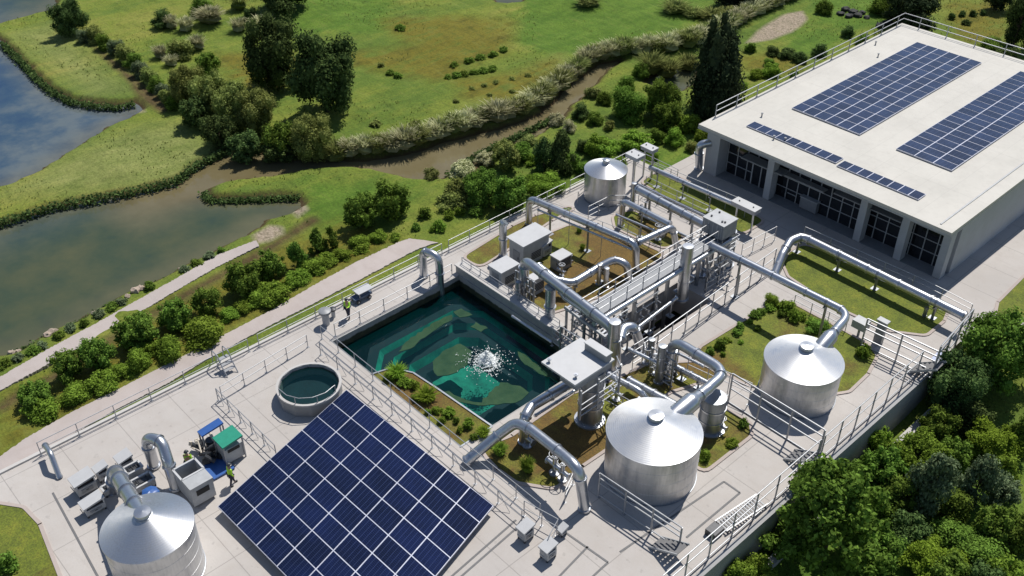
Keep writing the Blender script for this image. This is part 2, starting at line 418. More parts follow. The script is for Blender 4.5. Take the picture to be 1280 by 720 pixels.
def tag(ob, label, cat, group=None, kind=None):
    if label: ob['label'] = label
    if cat: ob['category'] = cat
    if group: ob['group'] = group
    if kind: ob['kind'] = kind
    return ob
def thing(name, label, cat, loc=(0, 0, 0), group=None):
    o = bpy.data.objects.new(name, None); C.objects.link(o); o.location = loc; o['_w'] = [loc[0], loc[1], loc[2]]
    o.empty_display_size = .3
    return tag(o, label, cat, group)
def struct(ob): ob['kind'] = 'structure'; return ob
def dup(root, loc, label=None, rz=0.0, scale=None):
    r = root.copy(); C.objects.link(r); r.location = loc; r.rotation_euler = (0, 0, rz)
    if scale is not None: r.scale = scale
    if label: r['label'] = label
    for ch in list(root.children):
        c = ch.copy(); C.objects.link(c); c.parent = r
        for g in list(ch.children): e = g.copy(); C.objects.link(e); e.parent = c
    return r
def fillet(pts, rad, seg=7):
    pts = [Vector(p) for p in pts]; out = [pts[0]]
    for i in range(1, len(pts)-1):
        a, b, c = pts[i-1], pts[i], pts[i+1]; u = (a-b); v = (c-b); lu = u.length; lv = v.length; u.normalize(); v.normalize()
        ang = u.angle(v)
        if ang > PI-.05: out.append(b); continue
        tl = min(rad/math.tan(ang/2), lu*.49, lv*.49)
        p0 = b+u*tl; p1 = b+v*tl
        for k in range(seg+1):
            t = k/seg; out.append(p0*(1-t)**2+b*2*t*(1-t)+p1*t*t)
    out.append(pts[-1]); return out
def along(pts, s):
    acc = 0
    for i in range(len(pts)-1):
        l = (pts[i+1]-pts[i]).length
        if acc+l >= s or i == len(pts)-2: return pts[i]+(pts[i+1]-pts[i])*((s-acc)/max(l, 1e-6)), (pts[i+1]-pts[i]).normalized()
        acc += l
ORD = ['first', 'second', 'third', 'fourth', 'fifth', 'sixth', 'seventh', 'eighth', 'ninth', 'tenth', 'eleventh', 'twelfth', 'thirteenth',
       'fourteenth', 'fifteenth', 'sixteenth', 'seventeenth', 'eighteenth', 'nineteenth', 'twentieth']
def ordn(i):
    if i < 20: return ORD[i]
    t = ['twenty', 'thirty', 'forty', 'fifty'][(i+1)//10-2]
    return t+'-'+ORD[(i+1) % 10-1] if (i+1) % 10 else {20: 'twentieth', 30: 'thirtieth', 40: 'fortieth', 50: 'fiftieth'}[i+1]
def rot2(x, y, a): return x*math.cos(a)-y*math.sin(a), x*math.sin(a)+y*math.cos(a)

# ------------------------------------------------------------------ terrain
def P2(lst, z=0.0): return [tuple(G(x, y, z)[:2]) for x, y in lst]
ZG = -.25
W_lake = P2([(-260, 340), (0, 282), (20, 275), (67, 260), (133, 248), (187, 237), (222, 228), (240, 212), (270, 197), (290, 182), (320, 193), (410, 199), (453, 202),
 (500, 195), (553, 180), (603, 167), (660, 152), (690, 128), (717, 102), (750, 80), (775, 76), (762, 86), (745, 102), (724, 123), (700, 150), (674, 167), (637, 184),
 (609, 197), (572, 214), (552, 225), (513, 224), (480, 217), (463, 212), (413, 210), (373, 215), (320, 222), (280, 228), (253, 237), (262, 250), (300, 250),
 (345, 248), (372, 250), (378, 258), (365, 268), (333, 275), (313, 293), (283, 307), (233, 332), (180, 357), (133, 380), (67, 417), (20, 440), (0, 443), (-60, 470), (-250, 540)], -.7)
W_up = P2([(-400, 60), (-60, 20), (0, 50), (20, 68), (45, 95), (65, 112), (90, 125), (120, 131), (150, 133), (170, 128), (180, 139), (165, 147), (135, 158), (105, 178),
 (80, 195), (50, 215), (20, 228), (0, 233), (-260, 310), (-500, 300)], -.7)
W_top = P2([(-300, -20), (75, -12), (64, 14), (40, 20), (0, 32), (-300, 90)], -.7)
W_pond = P2([(806, 106), (818, 96), (850, 85), (872, 84), (868, 105), (850, 115), (828, 113)], -.7)
W_far = P2([(618, -3), (655, -4), (650, 4), (625, 5)], -.7)
POOL = (-48.7, -34.6, 27.6, 39.5)   # x0 x1 y0 y1
def sdf(poly, X, Y):
    poly = np.array(poly); n = len(poly); dm = np.full(X.shape, 1e9); ins = np.zeros(X.shape, bool)
    for i in range(n):
        ax, ay = poly[i]; bx, by = poly[(i+1) % n]; ex, ey = bx-ax, by-ay; L2 = ex*ex+ey*ey
        t = np.clip(((X-ax)*ex+(Y-ay)*ey)/L2, 0, 1); dd = (X-ax-t*ex)**2+(Y-ay-t*ey)**2; dm = np.minimum(dm, dd)
        c = ((ay > Y) != (by > Y)) & (X < (bx-ax)*(Y-ay)/(by-ay+1e-12)+ax); ins ^= c
    dm = np.sqrt(dm); return np.where(ins, -dm, dm)
def line_sdf(pts, width, X, Y):
    dm = np.full(X.shape, 1e9)
    for (ax, ay), (bx, by) in zip(pts[:-1], pts[1:]):
        ex, ey = bx-ax, by-ay; t = np.clip(((X-ax)*ex+(Y-ay)*ey)/(ex*ex+ey*ey), 0, 1); dm = np.minimum(dm, (X-ax-t*ex)**2+(Y-ay-t*ey)**2)
    return np.sqrt(dm)-width
def smooth(a, b, x): t = np.clip((x-a)/(b-a), 0, 1); return t*t*(3-2*t)
def vnoise(X, Y, s, seed):
    r = np.random.default_rng(seed).random((64, 64)); x = X/s; y = Y/s; xi = np.floor(x).astype(int); yi = np.floor(y).astype(int); fx = x-xi; fy = y-yi
    fx = fx*fx*(3-2*fx); fy = fy*fy*(3-2*fy); g = lambda a, b: r[a % 64, b % 64]
    return (g(xi, yi)*(1-fx)+g(xi+1, yi)*fx)*(1-fy)+(g(xi, yi+1)*(1-fx)+g(xi+1, yi+1)*fx)*fy-.5
def water_sd(X, Y):
    s = sdf(W_lake, X, Y)
    for p in (W_up, W_top, W_pond, W_far): s = np.minimum(s, sdf(p, X, Y))
    return s+(vnoise(X, Y, 1.3, 5)*.5+vnoise(X, Y, .6, 6)*.25)
def height(X, Y, wd=None):
    if wd is None: wd = water_sd(X, Y)
    flat = smooth(-53, -60, X)
    h = ZG+flat*(vnoise(X, Y, 9, 1)*.5+vnoise(X, Y, 3, 2)*.22+vnoise(X, Y, .9, 3)*.10)*smooth(.5, 4, wd)
    b = np.where(wd > 0, -.7+.45*smooth(0, .7, wd), -.7-1.2*smooth(0, -2.0, wd)); k = smooth(.5, 1.2, wd); h = h*k+b*(1-k)
    low = smooth(-19.6, -18.9, X)*(1-smooth(54, 66, Y-.3*(X+18)))
    h = h-2.2*low+low*(vnoise(X, Y, 4, 9)*.5)
    inp = (X > POOL[0]-.4) & (X < POOL[1]+.4) & (Y > POOL[2]-.4) & (Y < POOL[3]+.4); h = np.where(inp, -5.0, h)
    pit = (X > -37.0) & (X < -33.0) & (Y > 43) & (Y < 51.5); h = np.where(pit, -3.5, h)
    return h
def axis(a, b, st, far):
    core = list(np.arange(a, b, st)); s = st; x = core[-1]; up = []
    while x < far: s *= 1.25; x += s; up.append(x)
    s = st; x = a; dn = []
    while x > -far: s *= 1.25; x -= s; dn.append(x)
    return np.array(dn[::-1]+core+up)
xs = axis(-135, -4, .36, 2200); ys = axis(2, 132, .36, 2200)
X, Y = np.meshgrid(xs, ys, indexing='ij'); wd = water_sd(X, Y); Z = height(X, Y, wd)
nx, ny = X.shape
def grid_mesh(name, X, Y, Z, mat, attrs=None):
    nx, ny = X.shape; me = bpy.data.meshes.new(name); idx = np.arange(nx*ny).reshape(nx, ny)
    f = np.stack([idx[:-1, :-1], idx[1:, :-1], idx[1:, 1:], idx[:-1, 1:]], -1).reshape(-1, 4)
    me.vertices.add(nx*ny); me.vertices.foreach_set('co', np.stack([X, Y, Z], -1).ravel())
    me.loops.add(f.size); me.loops.foreach_set('vertex_index', f.ravel().astype(np.int32))
    me.polygons.add(len(f)); me.polygons.foreach_set('loop_start', np.arange(0, f.size, 4, dtype=np.int32)); me.polygons.foreach_set('loop_total', np.full(len(f), 4, np.int32))
    me.update(calc_edges=True); me.polygons.foreach_set('use_smooth', [True]*len(f))
    for k, a in (attrs or {}).items():
        at_ = me.attributes.new(k, 'FLOAT', 'POINT'); at_.data.foreach_set('value', a.ravel().astype(np.float32))
    me.materials.append(mat); ob = bpy.data.objects.new(name, me); C.objects.link(ob); return ob
def multi(polys): 
    s = np.full(X.shape, 1e3)
    for p in polys: s = np.minimum(s, sdf(P2(p), X, Y))
    return s
sd_olive = multi([[(478, 24), (560, 18), (640, 25), (634, 62), (590, 80), (545, 98), (500, 88), (440, 80), (430, 66), (480, 62), (520, 55), (490, 40)],
                  [(268, 66), (300, 62), (370, 62), (385, 84), (350, 110), (310, 115), (285, 96)],
                  [(925, 66), (990, 66), (1005, 78), (985, 92), (930, 82)], [(1180, 0), (1262, 0), (1258, 45), (1230, 52), (1200, 48), (1185, 20)],
                  [(0, 560), (0, 492), (60, 460), (120, 430), (220, 370), (300, 325), (380, 290), (440, 270), (500, 296), (440, 328), (340, 384), (160, 478)],
                  [(560, 98), (640, 90), (700, 70), (690, 90), (640, 125), (580, 120)]])
sd_bright = multi([[(975, 45), (1010, 28), (1065, 40), (1040, 62), (1000, 70), (985, 62)], [(1020, -10), (1110, -10), (1120, 25), (1060, 38), (1010, 24)],
                   [(655, -20), (900, -20), (880, 20), (760, 60), (690, 72), (640, 50)], [(1244, 396), (1285, 340), (1400, 340), (1300, 396)],
                   [(790, 215), (880, 165), (920, 170), (850, 225)], [(340, -30), (500, -30), (480, 40), (340, 40)],
                   [(380, 225), (520, 225), (470, 320), (390, 300)]])
LOW = sdf([tuple(G(x, y, -2.4)[:2]) for x, y in [(1030, 600), (1140, 560), (1290, 560), (1290, 740), (880, 740)]], X, Y)
sd_bright = np.minimum(sd_bright, LOW)
sd_pale = multi([[(0, 240), (60, 200), (150, 160), (230, 150), (285, 185), (230, 225), (120, 240)], [(560, 150), (700, 70), (730, 90), (640, 150)], [(10, 40), (70, 22), (160, 110), (110, 118)]])
sd_mud = multi([[(110, 52), (130, 62), (175, 98), (220, 135), (200, 140), (172, 118), (160, 100)], [(560, 215), (620, 190), (590, 225)],
                [(-10, 640), (30, 632), (48, 655), (74, 725), (-10, 730)]])
sd_mud = np.minimum(sd_mud, line_sdf(P2([(0, 505), (60, 470), (150, 415), (250, 355), (330, 310), (390, 270)]), .5, X, Y))
sd_sand = multi([[(932, 53), (950, 35), (970, 22), (985, 15), (1003, 12), (1010, 22), (990, 38), (960, 48)], [(315, 291), (335, 278), (352, 279), (353, 288), (338, 297), (318, 302)],
                 [(345, 249), (376, 247), (384, 258), (372, 268), (366, 262)], [(167, 128), (176, 128), (180, 137), (174, 138)]])
ground = struct(grid_mesh('ground', X, Y, Z, M['ground'], dict(sd_olive=sd_olive, sd_bright=sd_bright, sd_pale=sd_pale, sd_mud=sd_mud, sd_sand=sd_sand, sd_water=wd)))

wxs = np.concatenate([[-900, -500, -300], np.arange(-190, -53, 1.5), [-53.5]]); wys = np.concatenate([[-400, -150], np.arange(-60, 150, 1.5), [250, 400]])
WX_, WY_ = np.meshgrid(wxs, wys, indexing='ij')
riv = [tuple(G(x, y, -.7)[:2]) for x, y in [(235, 232), (290, 207), (400, 208), (500, 213), (560, 198), (640, 162), (690, 138), (730, 95), (770, 80)]]
mud_ = 1-smooth(1.5, 7, line_sdf(riv, 1.0, WX_, WY_)+vnoise(WX_, WY_, 6, 31)*4)
shore_ = smooth(-3.0, 0, water_sd(WX_, WY_))*.4
sky_tint_ = 1-smooth(-8, 12, sdf(W_up, WX_, WY_)+vnoise(WX_, WY_, 12, 33)*14); sky_tint_ = np.clip(sky_tint_, 0, .9)
struct(grid_mesh('lake_water', WX_, WY_, np.full(WX_.shape, -.7), M['lake'], dict(muddy=np.maximum(mud_, shore_), blue=sky_tint_)))

def strip(name, left, right_, z, mat, jag=.05):
    """a path between two pixel edges, resampled, with a slightly ragged edge and real thickness"""
    def res(p, n):
        p = [G(x, y, z) for x, y in p]; ls = [0]
        for a, b in zip(p[:-1], p[1:]): ls.append(ls[-1]+(b-a).length)
        return [along(p, ls[-1]*i/(n-1))[0] for i in range(n)]
    n = 320; a = res(left, n); b = res(right_, n); m = MB(); vs = []
    for p, q in zip(a, b):
        dd = (q-p).normalized(); p = p+dd*random.uniform(-jag, jag); q = q+dd*random.uniform(-jag, jag)
        vs += [(p.x, p.y, z), (q.x, q.y, z), (p.x, p.y, z-.3), (q.x, q.y, z-.3)]
    fs = []
    for i in range(n-1):
        o = i*4; fs += [(o, o+1, o+5, o+4), (o+2, o, o+4, o+6), (o+1, o+3, o+7, o+5)]
    m.add(vs, fs); ob = m.build(name, mat, None, False)
    me = ob.data
    import bmesh; bm = bmesh.new(); bm.from_mesh(me); bmesh.ops.recalc_face_normals(bm, faces=bm.faces); bm.to_mesh(me); bm.free()
    return struct(ob)
strip('lakeside_path', [(-80, 512), (0, 471), (60, 436), (120, 404), (170, 376), (220, 348), (270, 319), (320, 300)],
      [(-80, 532), (0, 488), (60, 455), (120, 423), (170, 393), (220, 363), (270, 334), (324, 307)], -.17, 'path')
strip('gravel_road', [(-120, 640), (0, 570), (33, 547), (80, 520), (133, 493), (160, 480), (250, 434), (340, 387), (400, 352), (440, 330), (497, 303), (512, 298), (530, 300)],
      [(-120, 740), (0, 655), (30, 590), (62, 559), (143, 513), (213, 477), (260, 448), (325, 413), (400, 375), (437, 356), (522, 311), (543, 304), (548, 303)], -.15, 'path')

# ------------------------------------------------------------------ platform slab (grid with holes)
HOLES = [(POOL[0], POOL[1], POOL[2], POOL[3]), (-36.6, -33.4, 43.4, 51.0)]
def slab(name, rects, z0, z1, mat):
    xb = sorted({v for r in rects+HOLES for v in r[:2]}); yb = sorted({v for r in rects+HOLES for v in r[2:]})
    inside = lambda x, y: any(r[0] < x < r[1] and r[2] < y < r[3] for r in rects) and not any(r[0] < x < r[1] and r[2] < y < r[3] for r in HOLES)
    m = MB(); cells = {}
    for i in range(len(xb)-1):
        for j in range(len(yb)-1): cells[i, j] = inside((xb[i]+xb[i+1])/2, (yb[j]+yb[j+1])/2)
    for (i, j), v in cells.items():
        if not v: continue
        x0, x1, y0, y1 = xb[i], xb[i+1], yb[j], yb[j+1]
        m.add([(x0, y0, z1), (x1, y0, z1), (x1, y1, z1), (x0, y1, z1)], [(0, 1, 2, 3)])
        for di, dj, a, b in ((-1, 0, (x0, y1), (x0, y0)), (1, 0, (x1, y0), (x1, y1)), (0, -1, (x0, y0), (x1, y0)), (0, 1, (x1, y1), (x0, y1))):
            if not cells.get((i+di, j+dj), False):
                m.add([(a[0], a[1], z0), (b[0], b[1], z0), (b[0], b[1], z1), (a[0], a[1], z1)], [(0, 1, 2, 3)])
    return struct(m.build(name, mat, None, False))
slab('pavement', [(-51.7, -18.5, -12, 63.2), (-48.5, -13.2, 63.2, 99.2)], -2.7, 0.0, 'concrete')
m = MB(); m.box(-51.95, -12, -.4, -51.704, 63.2, .12); struct(m.build('kerb', 'kerb', None, False))
m = MB(); m.box(-18.49, -12, -4.2, -18.15, 56.5, .14); tag(m.build('retaining_wall', 'wall_concrete', None, False), 'long pale concrete retaining wall below the tall handrail at the lower right edge', 'wall')
m = MB(); m.box(-17.35, -12, -3.4, -16.85, 60, -2.22); struct(m.build('lower_kerb', 'kerb', None, False))
# roof-water gutter and floor grooves
def groove(a, b, w=.12):
    m = MB(); p = G(*a); q = G(*b); p.z = q.z = .012; m.beam(p, q, w, .016); return m
for a, b in [((66, 616), (130, 735)), ((655, 652), (560, 735)), ((645, 650), (548, 735)), ((703, 663), (760, 703)), ((760, 703), (720, 740)), ((735, 683), (690, 730)),
             ((775, 690), (905, 602)), ((905, 602), (925, 616)), ((925, 616), (858, 672)), ((853, 417), (950, 350))]:
    struct(groove(a, b).build('floor_channel', 'channel', None, False))

# ------------------------------------------------------------------ planting beds (raised kerb, soil sheet)
def bed(pxs, mat, kerb=True, z=.03, w=.22):
    p = [G(x, y, 0) for x, y in pxs]; p = p+[p[0]]; f = []
    n = len(pxs); pp = [G(x, y, 0) for x, y in pxs]; out = []
    for i in range(n):
        a, b, c = pp[i-1], pp[i], pp[(i+1) % n]; r = fillet([a, b, c], .8, 4)[1:-1]; out += r
    poly = [(q.x, q.y) for q in out]
    m = MB(); m.prism(poly, -.02, z); ob = m.build('planting_bed', mat, None, False); ob['kind'] = 'structure'
    if kerb:
        m = MB(); k = len(out)
        cen = sum(out, Vector((0, 0, 0)))/k
        for i in range(k):
            a = out[i]; b = out[(i+1) % k]
            if (b-a).length < .02: continue
            e = (b-a).normalized()*w*.4
            m.beam(Vector((a.x, a.y, .035))-e, Vector((b.x, b.y, .035))+e, w, .07+.002*(i % 3))
        struct(m.build('bed_kerb', 'pink', None, False))
    return poly
BEDS = {}
BEDS['nw'] = bed([(577, 322), (640, 283), (668, 270), (712, 258), (718, 262), (690, 276), (655, 300), (600, 335)], 'bed_mix')
BEDS['mid'] = bed([(672, 312), (690, 290), (712, 281), (745, 287), (800, 303), (832, 318), (800, 345), (762, 375), (745, 372), (728, 380), (690, 392), (655, 380), (640, 352)], 'bed_brown')
BEDS['loop'] = bed([(765, 270), (790, 262), (840, 287), (858, 297), (832, 312), (800, 300), (768, 285)], 'bed_mix')
BEDS['silo'] = bed([(800, 228), (818, 216), (850, 222), (925, 258), (957, 276), (928, 294), (880, 268), (830, 246)], 'bed_green')
BEDS['lawn'] = bed([(985, 316), (1003, 305), (1060, 322), (1120, 352), (1186, 387), (1180, 402), (1158, 420), (1110, 414), (1040, 382), (985, 346), (978, 330)], 'bed_green')
BEDS['tank'] = bed([(955, 385), (985, 376), (1030, 400), (1085, 430), (1097, 445), (1085, 468), (1062, 490), (1000, 500), (930, 480), (880, 452), (872, 436)], 'bed_mix')
BEDS['tower'] = bed([(598, 562), (622, 587), (646, 604), (694, 612), (728, 583), (762, 560), (790, 520), (840, 490), (905, 470), (870, 452), (810, 455), (760, 478), (716, 492), (640, 545)], 'bed_brown')
BEDS['east'] = bed([(905, 510), (938, 528), (940, 545), (880, 592), (860, 575), (880, 520)], 'bed_brown')
BEDS['right'] = bed([(1243, 396), (1247, 378), (1290, 335), (1420, 240), (1560, 330), (1420, 400), (1262, 399)], 'bed_green')
BEDS['corner'] = bed([(-60, 620), (30, 634), (50, 655), (76, 722), (90, 760), (-60, 760)], 'bed_mix')

# ------------------------------------------------------------------ pool
pool = thing('treatment_pool', 'large square treatment pool of teal water sunk in the concrete platform', 'pool', (-41.6, 33.5, 0))
x0, x1, y0, y1 = POOL
m = MB(); m.box(x0+.003, y0+.11, -5, x0+.1, y1-.11, -.012); m.box(x1-.1, y0+.11, -5, x1-.003, y1-.11, -.012); m.box(x0+.003, y0+.003, -5, x1-.003, y0+.1, -.012); m.box(x0+.003, y1-.1, -5, x1-.003, y1-.003, -.012)
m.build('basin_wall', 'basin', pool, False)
m = MB(); m.box(x0, y0, -4.6, x1, y1, -4.4); m.build('basin_floor', 'pooldeep', pool, False)
cx, cy = -41.0, 33.9
def octo(s, z, k=.32, jx=0):
    hx = s*6.6; hy = s*5.6; c = k*hy
    return [(cx+jx-hx+c, cy-hy, z), (cx+jx+hx-c, cy-hy, z), (cx+jx+hx, cy-hy+c, z), (cx+jx+hx, cy+hy-c, z), (cx+jx+hx-c, cy+hy, z), (cx+jx-hx+c, cy+hy, z), (cx+jx-hx, cy+hy-c, z), (cx+jx-hx, cy-hy+c, z)]
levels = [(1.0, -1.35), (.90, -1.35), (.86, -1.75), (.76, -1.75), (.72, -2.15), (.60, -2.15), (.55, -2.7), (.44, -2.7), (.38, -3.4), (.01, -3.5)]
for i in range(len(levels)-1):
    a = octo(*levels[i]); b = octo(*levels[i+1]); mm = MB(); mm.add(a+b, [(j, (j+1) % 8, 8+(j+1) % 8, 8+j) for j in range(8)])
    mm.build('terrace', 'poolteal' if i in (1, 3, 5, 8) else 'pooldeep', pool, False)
WZ = -.95
m = MB(); m.add([(x0, y0, WZ), (x1, y0, WZ), (x1, y1, WZ), (x0, y1, WZ)], [(0, 1, 2, 3)]); struct(m.build('pool_water', 'poolwater', None, False))
def mat_patch(pxs, z, label):
    p = [G(x, y, z) for x, y in pxs]; out = []; n = len(p)
    for i in range(n):
        a, b = p[i], p[(i+1) % n]; k = max(2, int((b-a).length/.35))
        for j in range(k):
            q = a+(b-a)*j/k; out.append((q.x+random.uniform(-.12, .12), q.y+random.uniform(-.12, .12)))
    m = MB(); m.prism(out, z-.06, z); return tag(m.build('algae_mat', 'algae', None, False), label, 'algae', 'algae mats under the pool surface')
mat_patch([(497, 440), (510, 425), (540, 405), (562, 393), (567, 396), (552, 408), (535, 418), (512, 436)], WZ-.08, 'long narrow olive algae mat near the far left edge of the teal pool')
mat_patch([(565, 390), (575, 385), (592, 394), (575, 396)], WZ-.08, 'small olive algae mat by the outlet pipe at the far corner of the pool')
mat_patch([(588, 408), (595, 403), (611, 411), (600, 414)], WZ-.08, 'smallest olive algae patch beyond the white splash')
mat_patch([(540, 452), (552, 440), (577, 429), (591, 440), (586, 456), (560, 470), (545, 470)], WZ-.08, 'six sided olive algae mat left of the white splash')
mat_patch([(538, 488), (562, 490), (582, 500), (600, 503), (615, 488), (628, 478), (648, 482), (660, 491), (645, 504), (600, 506), (575, 504), (550, 500)], WZ-.08, 'broad olive algae mat in front of the white splash')
mat_patch([(648, 440), (662, 448), (690, 466), (700, 478), (680, 470), (655, 455)], WZ-.08, 'thin olive algae mat along the right edge of the pool')
fo = thing('fountain_splash', 'round white splash of foam bubbling up in the teal pool', 'fountain', tuple(G(608, 453, WZ)))
m = MB(); c = G(608, 453, WZ)
for i in range(70):
    a = random.uniform(0, 2*PI); r = min(abs(random.gauss(0, .34)), .75)
    m.blob((c.x+r*math.cos(a), c.y+r*math.sin(a), WZ+random.uniform(.0, .55)*max(0, 1-r/.8)), random.uniform(.10, .20), i, .8, 6, 9, .25)
for i in range(1300):
    a = random.uniform(0, 2*PI); r = min(abs(random.gauss(0, .62)), 1.5)
    m.blob((c.x+r*math.cos(a), c.y+r*math.sin(a), WZ+random.uniform(0, 1.15)*max(.04, 1-r/.9)), random.uniform(.018, .055), i, 1, 3, 5)
m.build('foam', 'foam', fo)['kind'] = 'stuff'
m = MB()
for i in range(160):
    a = random.uniform(0, 2*PI); r = random.uniform(.6, 2.4)
    m.blob((c.x+r*math.cos(a), c.y+r*math.sin(a), WZ+random.uniform(.02, 1.0)*max(0, 1-r/2.4)), random.uniform(.015, .04), i, 1, 3, 5)
m.build('droplets', 'foam', fo)['kind'] = 'stuff'
# planted shelf inside the pool's near side
m = MB(); shelf = [(POOL[0]+4.8, y0), (x1-.01, y0), (x1-.01, y0+2.7), (POOL[0]+9, y0+2.4), (POOL[0]+6.6, y0+2.2), (POOL[0]+5.2, y0+1.4)]
m.prism(shelf, -4, -.03); struct(m.build('planting_shelf', 'bed_brown', None, False)); m = MB()
for a, b in zip(shelf[1:], shelf[2:]+shelf[:1]): m.beam((a[0], a[1], -.02), (b[0], b[1], -.02), .12, .12)
struct(m.build('shelf_kerb', 'darksteel', None, False))
# raised far wall of the pool, sloping away along its length
wt = thing('pool_wall', 'raised grey concrete wall along the far right side of the teal pool', 'wall', (-43.9, 39.9, 0))
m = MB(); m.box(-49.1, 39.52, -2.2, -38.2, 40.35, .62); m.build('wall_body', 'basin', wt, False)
m = MB(); m.box(-49.2, 39.45, .62, -38.1, 40.42, .72)
m.build('coping', 'kerb', wt, False)
# pit walls
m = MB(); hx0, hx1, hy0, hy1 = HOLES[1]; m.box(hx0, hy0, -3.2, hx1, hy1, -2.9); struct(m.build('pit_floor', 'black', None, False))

# ------------------------------------------------------------------ railings
def railing(label, pts, h=1.1, sp=2.2, r=.027, mids=(.5,), brace=False, foot=True, group='galvanised handrails', name='handrail', mat='rail', parent=None):
    pts = [Vector(p) for p in pts]
    if parent is None: rt = thing(name, label, 'railing', tuple(pts[0]), group)
    else:                                      # a railing fixed to a thing: its top rail is the part, posts and lower rails its sub-parts
        m = MB()
        for a, b in zip(pts[:-1], pts[1:]): m.tube([a+Vector((0, 0, h)), b+Vector((0, 0, h))], r, 7)
        rt = m.build('handrail', mat, parent)
    tot = sum((b-a).length for a, b in zip(pts[:-1], pts[1:])); n = max(1, round(tot/sp))
    for i in range(n+1):
        p, dd = along(pts, tot*i/n); m = MB(); m.cyl(p, p+Vector((0, 0, h)), r*1.15, 7)
        if foot: m.box(p.x-.09, p.y-.09, p.z, p.x+.09, p.y+.09, p.z+.02)
        m.build('post', mat, rt)
        if brace and i < n:
            q, _ = along(pts, tot*(i+.5)/n); m = MB(); m.cyl(p+Vector((0, 0, h)), q+Vector((0, 0, .05)), r*.7, 5); m.build('brace', mat, rt)
    for k in (() if parent else (1.0,))+tuple(mids):
        m = MB()
        for a, b in zip(pts[:-1], pts[1:]): m.cyl(a+Vector((0, 0, h*k)), b+Vector((0, 0, h*k)), r, 7)
        m.build('rail', mat, rt)
    return rt
def g0(*a): return G(a[0], a[1], a[2] if len(a) > 2 else 0)
XE = -51.6
def edge(y, z=0): return (XE, y, z)
railing('low handrail on the kerb beside the gravel road, lower left stretch', [edge(8.2), edge(22.8)], sp=2.4)
railing('low handrail on the kerb beside the gravel road, stretch past the worker and the cart', [edge(23.6), edge(40.2)], sp=2.4)
railing('handrail along the platform edge in front of the shrubs, up to the small silo', [edge(40.9), edge(54)], sp=2.2)
railing('handrail behind the small silo in the far left platform corner', [edge(54.6), edge(62.9), (-46.5, 62.9, 0)], sp=2.2)
railing('thin handrail between the round basin and the walkway of the worker', [g0(278, 499), g0(385, 434)], sp=2.0)
railing('handrail along the far left edge of the teal pool, above its water', [(-48.95, 28.2, 0), (-48.95, 39.0, 0)], sp=2.0)
railing('slanting handrail from the blue and green machines towards the solar array', [g0(273, 501), g0(346, 572)], sp=1.4, brace=True)
railing('braced handrail between the big solar array and the pool planting, near line', [(-47.9, 26.25, 0), (-27.6, 26.3, 0)], sp=2.1, brace=True)
railing('braced handrail beside the pool and its planted shelf, far line', [(-49.3, 27.3, 0), (-27.2, 27.35, 0)], sp=2.0, h=1.2)
railing('tall handrail on top of the retaining wall, lower right edge of the platform', [(-18.75, 28.0, 0), (-18.75, 42.5, 0)], h=2.2, sp=1.95, r=.042, mids=(.62, .1))
railing('tall handrail on top of the retaining wall, beside the right hand tank', [(-18.75, 43.0, 0), (-18.75, 54.5, 0)], h=2.2, sp=1.95, r=.042, mids=(.62, .1))
railing('tall four bar handrail in front of the largest tank, running to the outer wall', [g0(748, 621), g0(848, 689)], h=2.0, sp=1.9, r=.05, mids=(.8, .6, .1))
railing('tall handrail between the two big tanks, running to the outer wall', [g0(910, 503), g0(1022, 574)], h=2.5, sp=2.1, r=.055, mids=(.78, .5, .03))
railing('tall handrail across the concrete yard between the bridge and the right hand tank', [g0(802, 456), g0(966, 336)], h=1.9, sp=1.55, r=.04, mids=(.55,))
railing('handrail above the far thin pipe in front of the building', [g0(815, 222), g0(930, 272)], sp=1.9, h=1.6, mids=(.7,))
railing('handrail beside the thick pipe leading away from the small silo', [g0(806, 243), g0(884, 281)], sp=1.9, h=1.8, mids=(.7,))
railing('handrail behind the long low pipe on the far lawn', [g0(1003, 303), g0(1150, 370), g0(1209, 401)], sp=2.4, h=1.5, mids=(.7,))
railing('short handrail in front of the small silo', [g0(735, 276), g0(762, 262), g0(797, 262)], sp=1.2, mids=(.66, .33), h=1.4)
railing('short handrail left of the small silo', [g0(722, 256), g0(742, 240)], sp=1.2, mids=(.66, .33), h=1.3, brace=True)
railing('', [(-48.9, 40.0, .72), (-38.3, 40.0, .72)], sp=1.1, h=.55, parent=wt)
railing('handrail around the small machines at the bottom edge, before the array', [g0(655, 645), g0(697, 668), g0(685, 690)], sp=1.2, h=1.3)
railing('handrail crossing between the end of the long low pipe and the wall corner', [g0(1163, 474), g0(1203, 427)], h=2.9, sp=1.9, r=.06, mids=(.8, .45))
railing('tall five bar handrail frame between the right hand tank and the far lawn', [g0(1076, 432), g0(1163, 474)], h=2.4, sp=2.2, r=.055, mids=(.82, .64, .3, .05))
railing('handrail beside the pipe entering the right hand tank', [g0(992, 382), g0(1056, 415)], sp=1.6, h=1.0)
railing('handrail beside the elbow pipe feeding the largest tank', [g0(858, 470), g0(935, 506)], sp=1.5, h=1.9, mids=(.8, .55))
railing('handrail left of the braced frame under the pipe rack', [g0(690, 432), g0(716, 452)], sp=1, h=1.6, mids=(.75, .5, .25))
railing('handrail running from the bridge to the box tower', [g0(834, 340), g0(890, 312)], sp=1.5, h=2.4, mids=(.75, .5))

